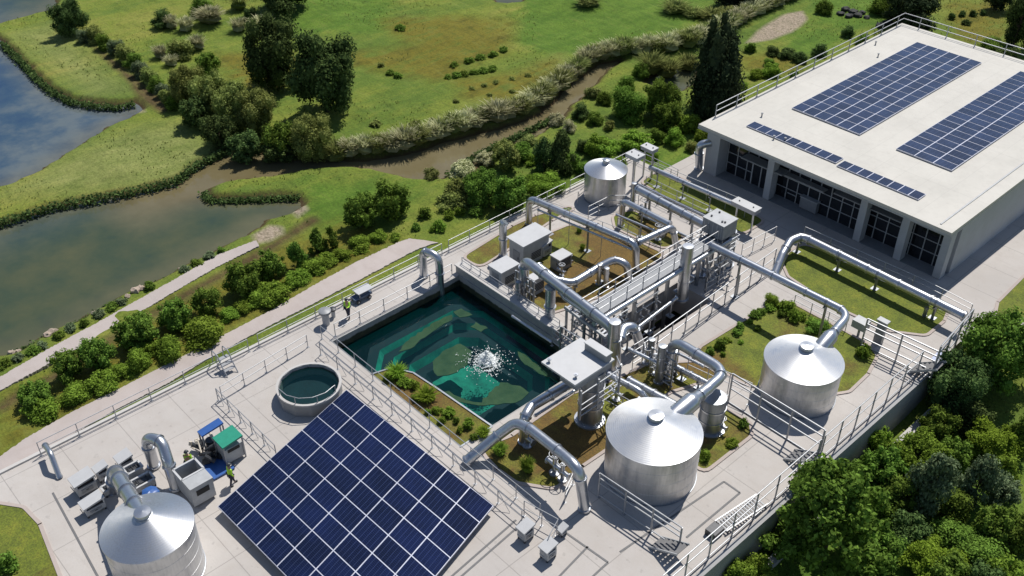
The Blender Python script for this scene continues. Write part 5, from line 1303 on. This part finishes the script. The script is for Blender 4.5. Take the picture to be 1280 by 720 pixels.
def crown_me(kind, leafmat, size, var):
    kind = 'round' if kind == 'oval' else kind; key = (kind, leafmat, size, var)
    if key not in CACHE:
        seed = abs(hash((kind, size)))%1000 if False else {'round': 11, 'tall': 23, 'spire': 37, 'feather': 41, 'low': 53, 'tuft': 61}[kind]+var*7
        if kind == 'tuft': CACHE[key] = tuft_mesh(seed, 420 if size < 2 else 800, LEAF[leafmat])
        else:
            n, lf = {0: (1000, .08), 1: (4200, .043), 2: (13000, .026), 3: (42000, .0135)}[size]
            CACHE[key] = crown(kind, seed, n, lf, LEAF[leafmat])
    return CACHE[key]
def fit(cx_, yt, yb, wpx, zg, cap=1.0):
    ym0 = ym = (yt+yb)/2; cc = 1.0
    for _ in range(5):
        k = FPX/depth(cx_, ym, zg+cc); th = TH+math.atan((ym-360)/FPX); a = wpx/2/k; S = (yb-yt)/2/k; ym = ym0
        cc = math.sqrt(max((S*S)-(a*math.sin(th))**2, (a*.45)**2*math.cos(th)**2))/math.cos(th)
        if cc > cap*a:
            cc = cap*a; ym = yt+k*math.sqrt((cc*math.cos(th))**2+(a*math.sin(th))**2)
    p = G(cx_, ym, zg+cc); return p.x, p.y, 2*cc, 2*a
GZ = {}
def ground_z(x, y):
    return float(height(np.array([[x]]), np.array([[y]]))[0, 0])
nplants = 0
def plant(name, label, cat, cx_, yt, yb, wpx, leafmat, kind='round', zg=ZG, group=None, trunk=True, var=None):
    global nplants
    x, y, hh, ww = fit(cx_, yt, yb, wpx, zg, {'spire': 2.3, 'oval': 1.35, 'tall': 1.7, 'low': .8, 'tuft': .95}.get(kind, 1.05)); size = 0 if ww < 1.4 else 1 if ww < 3.4 else 2 if ww < 7 else 3
    if var is None: var = nplants % 2 if size >= 2 else nplants % 3
    nplants += 1
    z = zg
    if x < -52.2 or x > -17.2:
        z = max(ground_z(x, y), zg-.4 if zg > -1 else -3.2)-.05
    rt = bpy.data.objects.new(name, None); C.objects.link(rt); rt.location = (x, y, z); rt['_w'] = [x, y, z]; rt.empty_display_size = .3
    tag(rt, label, cat, group); rz = random.uniform(0, 2*PI); rt.rotation_euler = (0, 0, rz)
    c_ = bpy.data.objects.new('crown' if kind != 'tuft' else 'blades', crown_me(kind, leafmat, size, var)); C.objects.link(c_); c_.parent = rt
    if name == 'reed_clump': ww *= 1.22; hh *= .85
    c_.scale = (ww*1.02, ww*1.02, hh)
    if trunk:
        t_ = bpy.data.objects.new('trunk', trunk_me); C.objects.link(t_); t_.parent = rt; t_.scale = (hh, hh, hh) if ww > .8*hh else (ww, ww, hh)
    return rt

# big trees
for a in [
 ('tree', 'dark tree at the upper left corner where the stream bank begins', 'tree', 85, -4, 42, 44, 'dark', 'round'),
 ('tree', 'left one of the two big dark trees in the meadow', 'tree', 337, 21, 112, 70, 'dark', 'oval'),
 ('tree', 'right one of the two big dark trees in the meadow, the broader', 'tree', 404, 42, 145, 86, 'dark', 'oval'),
 ('tree', 'dark tree cut by the top edge above the two big meadow trees', 'tree', 352, -40, 16, 70, 'dark', 'round'),
 ('cypress_tree', 'very tall black green tree with several spires beside the building', 'tree', 899, 30, 142, 80, 'blackish', 'spire'),
 ('tree', 'taller dark tree in the shrubs left of the small silo', 'tree', 701, 163, 226, 34, 'dark', 'tall'),
 ('tree', 'darker short tree touching the taller one left of the small silo', 'tree', 680, 172, 222, 28, 'dark', 'tall'),
 ('tree', 'big dark tree behind the top corner of the building roof', 'tree', 1143, -22, 36, 70, 'blackish', 'round'),
 ('tree', 'black green tree at the top edge, right of the yellow meadow', 'tree', 1250, -22, 13, 34, 'blackish', 'round'),
 ('tree', 'grey green tree at the top right corner of the picture', 'tree', 1276, -8, 85, 42, 'dark', 'tall'),
 ('tree', 'dark tree cut by the top edge above the cypress', 'tree', 925, -22, 10, 60, 'blackish', 'low'),
]: plant(*a[:9], group='meadow trees' if a[0] == 'tree' else None)
zl = -2.45
for a in [
 ('tree', 'largest feathery dark tree at the bottom right, below the outer wall', 1040, 572, 745, 150, 'mid', 'feather'),
 ('tree', 'dark broad tree at the right edge, beside the paved road', 1244, 400, 520, 96, 'mid', 'round'),
 ('tree', 'dark tree just left of and below the road side tree, by the wall corner', 1198, 440, 568, 76, 'dark', 'round'),
 ('tree', 'fresh green tree right above the feathery tree, at the outer kerb', 1152, 535, 598, 72, 'bright', 'round'),
 ('shrub', 'green bush between the feathery tree and the outer kerb', 1108, 556, 625, 54, 'mid', 'round'),
 ('shrub', 'tall grey green bush right of the middle of the lower wood', 1168, 566, 646, 58, 'grey', 'tall'),
 ('shrub', 'grey green bush below the yellow green one', 1226, 568, 638, 46, 'grey', 'tall'),
 ('shrub', 'yellow green bush at the right edge under the dark tree', 1242, 525, 582, 68, 'lime', 'round'),
 ('shrub', 'small grey bush low beside the grey green one at the right', 1254, 592, 634, 44, 'grey', 'round'),
 ('shrub', 'mid green bush in the lower right corner area', 1246, 628, 684, 52, 'mid', 'round'),
 ('shrub', 'wide mid green bush above the lime one at the bottom right', 1213, 652, 712, 84, 'mid', 'low'),
 ('shrub', 'lime green bush at the bottom edge right of the feathery tree', 1165, 670, 735, 76, 'lime', 'round'),
 ('shrub', 'green bush half cut by the right edge below the yellow green one', 1277, 520, 605, 34, 'mid', 'tall'),
 ('shrub', 'green bush half cut by the right edge at the bottom', 1276, 640, 735, 48, 'mid', 'round'),
 ('shrub', 'small light bush at the bottom edge left of the feathery tree', 950, 688, 735, 44, 'bright', 'low'),
 ('shrub', 'bush at the bottom edge between the lime bush and the corner', 1228, 700, 760, 50, 'dark', 'round'),
 ('shrub', 'bush spilling against the wall left of the fresh green tree', 1068, 575, 625, 44, 'mid', 'low'),
 ('shrub', 'low bush behind the feathery tree on the bright grass', 1110, 615, 655, 40, 'mid', 'low'),
]: plant(a[0], a[1], 'tree' if a[0] == 'tree' else 'bush', *a[2:], zg=zl, group='lower wood by the outer wall')
row = [(1128, 590, 640, 50, 'mid'), (1140, 640, 690, 54, 'dark'), (1100, 660, 715, 54, 'mid'), (1190, 610, 660, 48, 'mid'), (1195, 545, 590, 46, 'mid'), (1255, 560, 610, 44, 'bright'), (1185, 690, 745, 56, 'mid'), (1262, 690, 745, 54, 'bright'), (1100, 535, 575, 34, 'bright'), (1218, 500, 560, 50, 'dark'), (1175, 505, 550, 44, 'mid'), (990, 650, 700, 44, 'mid'), (925, 700, 740, 40, 'bright')]
for i, (a, b, c, d_, e) in enumerate(row): plant('shrub', f'filling green bush, {ordn(i)} of those packed between the larger ones below the outer wall', 'bush', a, b, c, d_, e, 'low' if i % 2 else 'round', zg=zl, group='lower wood by the outer wall')
# round shrubs between the two paths
row = [(45, 470, 512, 46), (83, 435, 492, 40), (120, 418, 472, 44), (170, 387, 438, 54), (216, 370, 414, 42), (258, 354, 398, 38), (303, 320, 370, 50), (337, 307, 352, 38), (370, 296, 334, 24), (395, 279, 318, 23), (413, 276, 315, 20), (450, 235, 290, 46), (487, 220, 290, 50)]
for i, (a, b, c, d_) in enumerate(row): plant('shrub', f'dark round shrub, {ordn(i)} from the left in the row between lakeside path and gravel road', 'shrub', a, b+4, c, d_*.95, 'mid', 'round' if i < 8 or i > 10 else 'tall', group='round shrubs between the two paths')
row = [(50, 492, 524, 44), (92, 476, 504, 40), (128, 458, 490, 42), (152, 448, 474, 32), (170, 432, 464, 34), (186, 424, 444, 30), (212, 416, 450, 36), (253, 390, 434, 56), (285, 381, 399, 26), (303, 371, 390, 28), (323, 360, 381, 36), (343, 350, 378, 44), (369, 332, 358, 34), (392, 316, 341, 32), (407, 311, 331, 28), (428, 306, 324, 24), (449, 290, 306, 28), (473, 284, 302, 24), (494, 287, 300, 16), (451, 301, 316, 20)]
for i, (a, b, c, d_) in enumerate(row): plant('shrub', f'light green low shrub, {ordn(i)} from the left, beside the gravel road', 'shrub', a, b+2, c, d_*1.02, 'bright', 'low', group='low shrubs beside the gravel road')
# stream bank shrubs
row = [(104, 35, 55, 22), (119, 32, 54, 26), (131, 42, 64, 24), (144, 50, 72, 24), (156, 56, 82, 28), (167, 66, 88, 24), (174, 76, 100, 24), (186, 84, 106, 26), (194, 94, 116, 24), (203, 104, 124, 22), (210, 112, 132, 22), (217, 120, 140, 22)]
for i, (a, b, c, d_) in enumerate(row): plant('shrub', f'rounded grey green shrub, {ordn(i)} from the top along the dry stream', 'shrub', a, b, c, d_, ['grey', 'olive', 'mid'][i % 3], 'low', group='shrubs along the dry stream')
row = [(232, 84, 146, 46, 'olive'), (258, 66, 104, 30, 'mid'), (264, 94, 158, 50, 'olive'), (292, 104, 176, 54, 'olive'), (320, 112, 193, 52, 'olive'), (350, 148, 197, 44, 'mid'), (386, 138, 201, 56, 'olive'), (243, 122, 165, 36, 'dark'), (272, 142, 184, 40, 'dark'), (306, 158, 197, 44, 'dark'), (346, 168, 199, 42, 'dark')]
for i, r_ in enumerate(row): plant('shrub', f'tall dense bush, {ordn(i)} of the thicket on the river bend', 'shrub', *r_, 'round', group='thicket on the river bend')
row = [(203, 12, 37, 28, 'dark'), (214, 20, 41, 18, 'pale'), (232, 22, 40, 26, 'pale'), (250, -6, 20, 34, 'mid'), (262, 10, 32, 38, 'pale'), (298, -6, 13, 26, 'reed'), (298, 22, 39, 24, 'pale'), (313, 10, 30, 18, 'dark'), (326, 18, 36, 30, 'pale'), (200, 57, 73, 22, 'pale'), (224, 48, 72, 36, 'olive'), (246, 44, 62, 24, 'pale'), (213, 68, 82, 20, 'pale')]
for i, r_ in enumerate(row): plant('grass_clump', f'tussock, {ordn(i)} of those scattered in the upper left meadow', 'plant', *r_, 'tuft' if r_[4] in ('pale', 'reed') else 'low', group='tussocks in the upper left meadow', trunk=False)
row = [(488, 86, 93, 12), (497, 90, 96, 14), (560, 92, 98, 12), (570, 90, 96, 14), (580, 88, 95, 14), (592, 86, 92, 14), (604, 84, 90, 14), (616, 82, 88, 14), (568, 76, 83, 12), (586, 72, 79, 14), (600, 68, 75, 14), (616, 64, 72, 14), (630, 60, 67, 12), (500, 32, 38, 14), (590, 108, 113, 9), (605, 104, 109, 9), (620, 100, 105, 9), (640, 96, 101, 9), (476, 78, 84, 10), (660, 92, 97, 9), (520, 150, 155, 14), (470, 152, 157, 16), (540, 148, 153, 12), (612, 116, 121, 9), (640, 112, 117, 9), (570, 124, 129, 10)]
for i, r_ in enumerate(row): plant('grass_clump', f'small low tussock, {ordn(i)} of those dotting the open river meadow', 'plant', *r_, 'mid' if i < 14 else 'olive', 'low', group='tussocks in the open meadow', trunk=False)
# reed hedge along the river
hp = [G(x, y) for x, y in [(412, 187), (455, 188), (500, 179), (545, 165), (585, 153), (620, 143), (655, 134), (688, 111), (714, 90), (745, 67), (775, 61), (800, 60), (830, 57), (860, 53), (890, 43), (912, 30), (940, 14), (975, 0), (1000, -10)]]
tot = sum((b-a).length for a, b in zip(hp[:-1], hp[1:])); n = 54
def reproj(p, z=0):
    v = Vector((p.x, p.y, z-H)); cz = v.dot(fwd); return 640+FPX*v.dot(right)/cz, 360-FPX*v.dot(upv)/cz
for i in range(n):
    p, _ = along(hp, tot*(i+.5)/n); x, y = reproj(p); s_ = 85/((p-Vector((0, 0, H))).length)
    ww = 33*s_*random.uniform(.85, 1.2); hh = 27*s_*random.uniform(.9, 1.2)
    plant('reed_clump', f'tall pale reed clump, {ordn(i)} from the left in the hedge along the river', 'reeds', x, y-hh*.75, y+hh*.35, ww, 'pale' if i % 3 else 'reed', 'tuft', group='reed hedge along the river', trunk=False)
row = [(815, 62, 91, 34), (836, 66, 92, 30), (861, 62, 83, 28), (845, -2, 14, 34), (868, 6, 20, 26), (890, 8, 24, 28), (735, -2, 4, 30), (912, 8, 24, 26)]
for i, r_ in enumerate(row): plant('reed_clump', f'green reed clump, {ordn(i)} of those around the little pond and far hedge', 'reeds', *r_, 'reed', 'tuft', group='reeds around the pond', trunk=False)
# shrubs between river and platform
row = [(742, 107, 122, 22, 'reed'), (783, 92, 118, 24, 'mid'), (802, 78, 112, 22, 'mid'), (755, 112, 148, 20, 'mid'), (727, 128, 163, 24, 'dark'), (743, 138, 156, 22, 'mid'), (787, 108, 166, 50, 'mid'), (826, 98, 146, 46, 'mid'), (837, 126, 163, 38, 'mid'), (862, 142, 166, 30, 'bright'), (844, 160, 188, 26, 'bright'), (795, 162, 190, 44, 'bright'), (822, 160, 178, 22, 'mid'), (756, 172, 198, 38, 'bright'), (729, 174, 191, 20, 'dark'), (652, 178, 216, 28, 'mid'), (632, 176, 214, 36, 'olive'), (608, 188, 206, 30, 'pale'), (577, 202, 218, 34, 'pale'), (603, 212, 258, 50, 'mid'), (637, 218, 264, 46, 'mid'), (572, 222, 258, 36, 'olive'), (678, 216, 246, 50, 'bright'), (746, 168, 196, 30, 'bright'), (594, 256, 270, 18, 'mid'), (668, 190, 206, 24, 'bright'), (715, 190, 214, 26, 'mid'), (770, 195, 212, 26, 'bright'), (712, 150, 166, 20, 'pale'), (697, 140, 156, 22, 'pale'), (880, 160, 178, 24, 'bright'), (815, 186, 200, 22, 'bright'), (865, 176, 190, 20, 'olive'), (762, 150, 164, 16, 'olive'), (660, 166, 182, 24, 'reed'), (540, 205, 222, 22, 'reed'), (690, 226, 246, 26, 'mid'), (730, 200, 218, 22, 'mid')]
for i, r_ in enumerate(row): plant('shrub', f'bush in the shrubbery between river and silo, {ordn(i)} counted from the pond', 'shrub', *r_, 'low' if r_[3] < 30 or i % 3 == 0 else 'round', group='shrubbery between river and silo')
row = [(530, 258, 290, 18, 'mid'), (549, 274, 289, 18, 'bright'), (567, 236, 260, 42, 'olive'), (562, 262, 274, 14, 'bright'), (575, 258, 270, 14, 'bright'), (540, 282, 290, 10, 'bright'), (520, 278, 288, 12, 'mid')]
for i, r_ in enumerate(row): plant('shrub', f'small shrub, {ordn(i)} of the loose group beyond the end of the gravel road', 'shrub', *r_, 'low', group='loose shrubs beyond the gravel road')
row = [(939, 52, 67, 15, 'mid'), (968, 55, 68, 22, 'dark'), (985, 58, 72, 24, 'dark'), (1000, 64, 78, 20, 'dark'), (963, 71, 82, 18, 'mid'), (965, 79, 96, 26, 'bright'), (993, 88, 106, 16, 'mid'), (1025, 54, 73, 20, 'dark'), (1061, 32, 46, 17, 'dark'), (1030, 1, 18, 22, 'mid'), (1079, 41, 56, 20, 'mid'), (1105, -6, 18, 36, 'mid'), (945, 85, 98, 20, 'bright'), (925, 100, 112, 24, 'bright'), (1190, 16, 24, 10, 'dark'), (1203, 13, 21, 9, 'dark'), (1217, 12, 20, 10, 'dark'), (1229, 12, 19, 8, 'dark'), (1208, 24, 31, 12, 'dark'), (1240, 50, 66, 40, 'mid'), (1255, 60, 76, 36, 'dark'), (905, 105, 120, 18, 'mid')]
for i, r_ in enumerate(row): plant('shrub', f'small bush on the lawns beyond the building roof, {ordn(i)} counted from the left', 'shrub', *r_, 'low', group='bushes on the far lawns')
row = [(5, 445, 459, 18), (22, 440, 452, 16), (40, 430, 443, 18), (52, 424, 436, 16), (72, 412, 424, 16), (88, 402, 414, 16), (104, 396, 408, 14), (124, 385, 397, 16), (140, 376, 388, 18), (150, 370, 382, 16), (186, 350, 362, 14), (230, 330, 340, 14), (245, 322, 332, 16), (262, 313, 324, 16), (276, 307, 316, 12)]
for i, r_ in enumerate(row): plant('shrub', f'tiny shrub at the lake shore, {ordn(i)} from the left beside the lakeside path', 'shrub', r_[0], r_[1], r_[2], r_[3], 'grey' if i % 2 else 'mid', 'low', group='tiny shrubs on the lake shore', trunk=False)
# plants in beds
row = [(486, 462, 476, 16, 'bright', 'low'), (496, 456, 474, 28, 'lime', 'tuft'), (506, 470, 484, 20, 'bright', 'low'), (518, 474, 486, 14, 'bright', 'low'), (533, 484, 504, 30, 'lime', 'tuft'), (520, 492, 502, 14, 'mid', 'low'), (546, 506, 517, 14, 'bright', 'low'), (562, 508, 522, 18, 'bright', 'low'), (552, 520, 530, 11, 'bright', 'low'), (570, 520, 529, 10, 'mid', 'low'), (586, 522, 536, 15, 'bright', 'low'), (604, 533, 547, 20, 'lime', 'tuft'), (575, 532, 541, 10, 'bright', 'low'), (592, 541, 551, 11, 'mid', 'low'), (535, 510, 518, 9, 'bright', 'low'), (614, 552, 560, 10, 'bright', 'low')]
for i, r_ in enumerate(row): plant('bed_plant', f'green grass plant, {ordn(i)} from the left on the planted shelf of the pool', 'plant', *r_[:4], r_[4], r_[5], zg=0, group='plants on the pool shelf', trunk=False)
for lb, x, yt, yb, ww, lm, kd in [('spiky bright plant in the near brown bed under the y shaped pipe', 659, 572, 593, 22, 'bright', 'tuft'), ('small tuft in the near brown bed left of the spiky plant', 625, 553, 571, 22, 'bright', 'tuft'),
    ('rounded plant right of the largest tank, lowest of three', 881, 560, 580, 18, 'bright', 'low'), ('rounded plant right of the largest tank, middle of three', 916, 546, 560, 18, 'bright', 'low'), ('plant right of the largest tank, topmost of three', 929, 522, 540, 14, 'mid', 'low'),
    ('fresh bush on the green bed left of the right hand tank, topmost', 966, 366, 384, 24, 'bright', 'low'), ('fresh bush on the green bed beside the long sloping pipe', 984, 374, 392, 22, 'bright', 'low'), ('bush in front of the topmost one on the green bed', 993, 386, 404, 18, 'bright', 'low'),
    ('bush on the green bed right under the support of the sloping pipe', 1024, 400, 416, 30, 'mid', 'low'), ('bush at the right tip of the green bed', 1081, 430, 450, 20, 'bright', 'low'), ('small bush on the left rim of the green bed, upper', 944, 386, 398, 16, 'mid', 'low'),
    ('small bush on the left rim of the green bed, middle', 925, 402, 414, 14, 'mid', 'low'), ('small bush on the left rim of the green bed, lower', 901, 422, 438, 16, 'mid', 'low'), ('tiny bush on the left rim of the green bed, lowest', 888, 434, 445, 12, 'mid', 'low'),
    ('bush against the pool side foot of the bridge', 742, 386, 398, 14, 'bright', 'low'), ('small yellowish tuft in the brown bed near the long pipe', 724, 283, 291, 9, 'bright', 'tuft'), ('tuft in the middle of the brown bed', 728, 305, 313, 9, 'bright', 'tuft'),
    ('bush at the very lower left corner', 6, 690, 725, 30, 'mid', 'low')]:
    plant('bed_plant', lb, 'plant', x, yt, yb, ww, lm, kd, zg=0.03, group='plants in the platform beds', trunk=False)

row = [(890, 430, 441, 13), (898, 424, 436, 15), (908, 416, 428, 15), (918, 408, 420, 15), (930, 400, 411, 14), (938, 394, 405, 14), (950, 382, 394, 16), (960, 376, 388, 18), (972, 368, 382, 20), (978, 384, 396, 16), (1002, 386, 400, 18), (1012, 392, 406, 18), (1034, 404, 418, 18), (905, 436, 446, 11), (925, 420, 430, 11), (945, 404, 414, 11), (1046, 412, 424, 14)]
for i, (a, b, c, d_) in enumerate(row): plant('bed_plant', f'low green plant, {ordn(i)} in the planted rim of the right hand green bed', 'plant', a+(i % 4)*2-3, b+2+i % 3, c, d_*(.55+.12*(i % 4)), 'bright' if i % 3 else 'mid', 'low', zg=.03, group='plants in the rim of the green bed', trunk=False)
# rocks
def rock(label, px, py, s, mat, seed, grp):
    if mat == 'palerock': s *= .6
    p = G(px, py, ZG); z = ground_z(p.x, p.y); m = MB(); m.blob((p.x, p.y, z+s*.25), s, seed, .6, 6, 9, .28); tag(m.build('boulder', mat, None, ang=25), label, 'rock', grp)
r2 = random.Random(3); spots = [(1050, 19), (1056, 14), (1061, 22), (1066, 17), (1072, 21), (1077, 18), (1083, 23), (1100, 34), (1106, 30), (1112, 28)]
for i, (x, y) in enumerate(spots): rock(f'black boulder, {ordn(i)} from the left in the line across the far bright lawn', x, y, r2.uniform(.4, .65), 'rock', i, 'black boulders on the far lawn')
for i, (x, y, s) in enumerate([(14, 440, .5), (22, 437, .4), (60, 418, .45), (66, 414, .6), (118, 392, .35), (160, 371, .4), (170, 364, .6), (176, 361, .5), (226, 336, .3)]): rock(f'pale brown stone, {ordn(i)} from the left along the lake shore', x, y, s, 'palerock', i+20, 'stones on the lake shore')

# dark grass fringe along the banks (uncountable)
BR = np.random.default_rng(8); bp = []
for line, hh_ in [([(0, 52), (20, 70), (45, 97), (65, 114), (90, 127), (120, 132), (150, 134), (168, 129)], .6), ([(-60, 296), (0, 279), (20, 273), (67, 258), (133, 246), (187, 235), (222, 226), (240, 210), (270, 195), (291, 181)], .75),
                  ([(254, 238), (262, 248), (300, 248), (345, 246), (374, 245)], .4), ([(560, 219), (600, 190), (640, 172), (690, 147)], .5), ([(0, 449), (60, 420), (133, 383), (180, 360), (240, 333)], .3)]:
    pl = [G(x, y, -.3) for x, y in line]; tt = sum((b-a).length for a, b in zip(pl[:-1], pl[1:]))
    for i in range(int(tt*130)):
        q, dd = along(pl, BR.uniform(0, tt)); n_ = Vector((-dd.y, dd.x, 0)); o2 = BR.normal(0, .22); q = q+n_*o2
        bp.append((q.x, q.y, -.7+BR.uniform(.05, 1.0)*hh_))
bp = np.array(bp); nn = BR.normal(0, 1, bp.shape); nn[:, 2] = abs(nn[:, 2])+.4
me = leaf_mesh('bank_grass', bp, nn, .17, LEAF['dark']); bk = bpy.data.objects.new('bank_grass', me); C.objects.link(bk); tag(bk, 'dark green grass fringe along the water edges', 'grass', kind='stuff')

# grass tufts over the meadow (uncountable)
n = 26000; pts = []
rr = np.random.default_rng(5)
gx = rr.uniform(-125, -52.5, n); gy = rr.uniform(5, 128, n)
ok = (water_sd(gx, gy) > .5) & (vnoise(gx, gy, 5, 12)+vnoise(gx, gy, 1.5, 14)*.6 > .10)
gx, gy = gx[ok], gy[ok]
gx2 = rr.uniform(-17, -5, 2600); gy2 = rr.uniform(24, 75, 2600); gx3 = rr.uniform(-60, -10, 5000); gy3 = rr.uniform(99, 130, 5000)
gx = np.concatenate([gx, gx2, gx3]); gy = np.concatenate([gy, gy2, gy3]); gz = height(gx, gy)
def in_strip(x, y): return False
keep = np.ones(len(gx), bool)
for o_ in bpy.data.objects:
    if o_.name in ('lakeside_path', 'gravel_road'):
        v = np.array([tuple(a.co)[:2] for a in o_.data.vertices]); L0 = v[0::4]; R0 = v[1::4]; poly = np.concatenate([L0, R0[::-1]])
        keep &= sdf(poly[::3], gx, gy) > .15
keep &= ~((gx > -48.7) & (gx < -13) & (gy > 63) & (gy < 99.4))
gx, gy, gz = gx[keep], gy[keep], gz[keep]
m = len(gx); V = np.zeros((m, 9, 3)); s = rr.uniform(.08, .22, m)
for k in range(3):
    a = rr.uniform(0, 2*PI, m); lean = rr.uniform(.1, .5, m)*s
    V[:, 3*k, 0] = gx-np.sin(a)*s*.28; V[:, 3*k, 1] = gy+np.cos(a)*s*.28; V[:, 3*k, 2] = gz-.03
    V[:, 3*k+1, 0] = gx+np.sin(a)*s*.28; V[:, 3*k+1, 1] = gy-np.cos(a)*s*.28; V[:, 3*k+1, 2] = gz-.03
    V[:, 3*k+2, 0] = gx+np.cos(a)*lean; V[:, 3*k+2, 1] = gy+np.sin(a)*lean; V[:, 3*k+2, 2] = gz+s*.8
me = bpy.data.meshes.new('meadow_grass'); me.from_pydata(V.reshape(-1, 3).tolist(), [], np.arange(m*9).reshape(-1, 3).tolist()); me.materials.append(LEAF['olive'])
gr = bpy.data.objects.new('meadow_grass', me); C.objects.link(gr); tag(gr, 'short green and olive grass tufts covering the meadows', 'grass', kind='stuff')

for ob in bpy.data.objects:
    if '_w' in ob.keys(): del ob['_w']
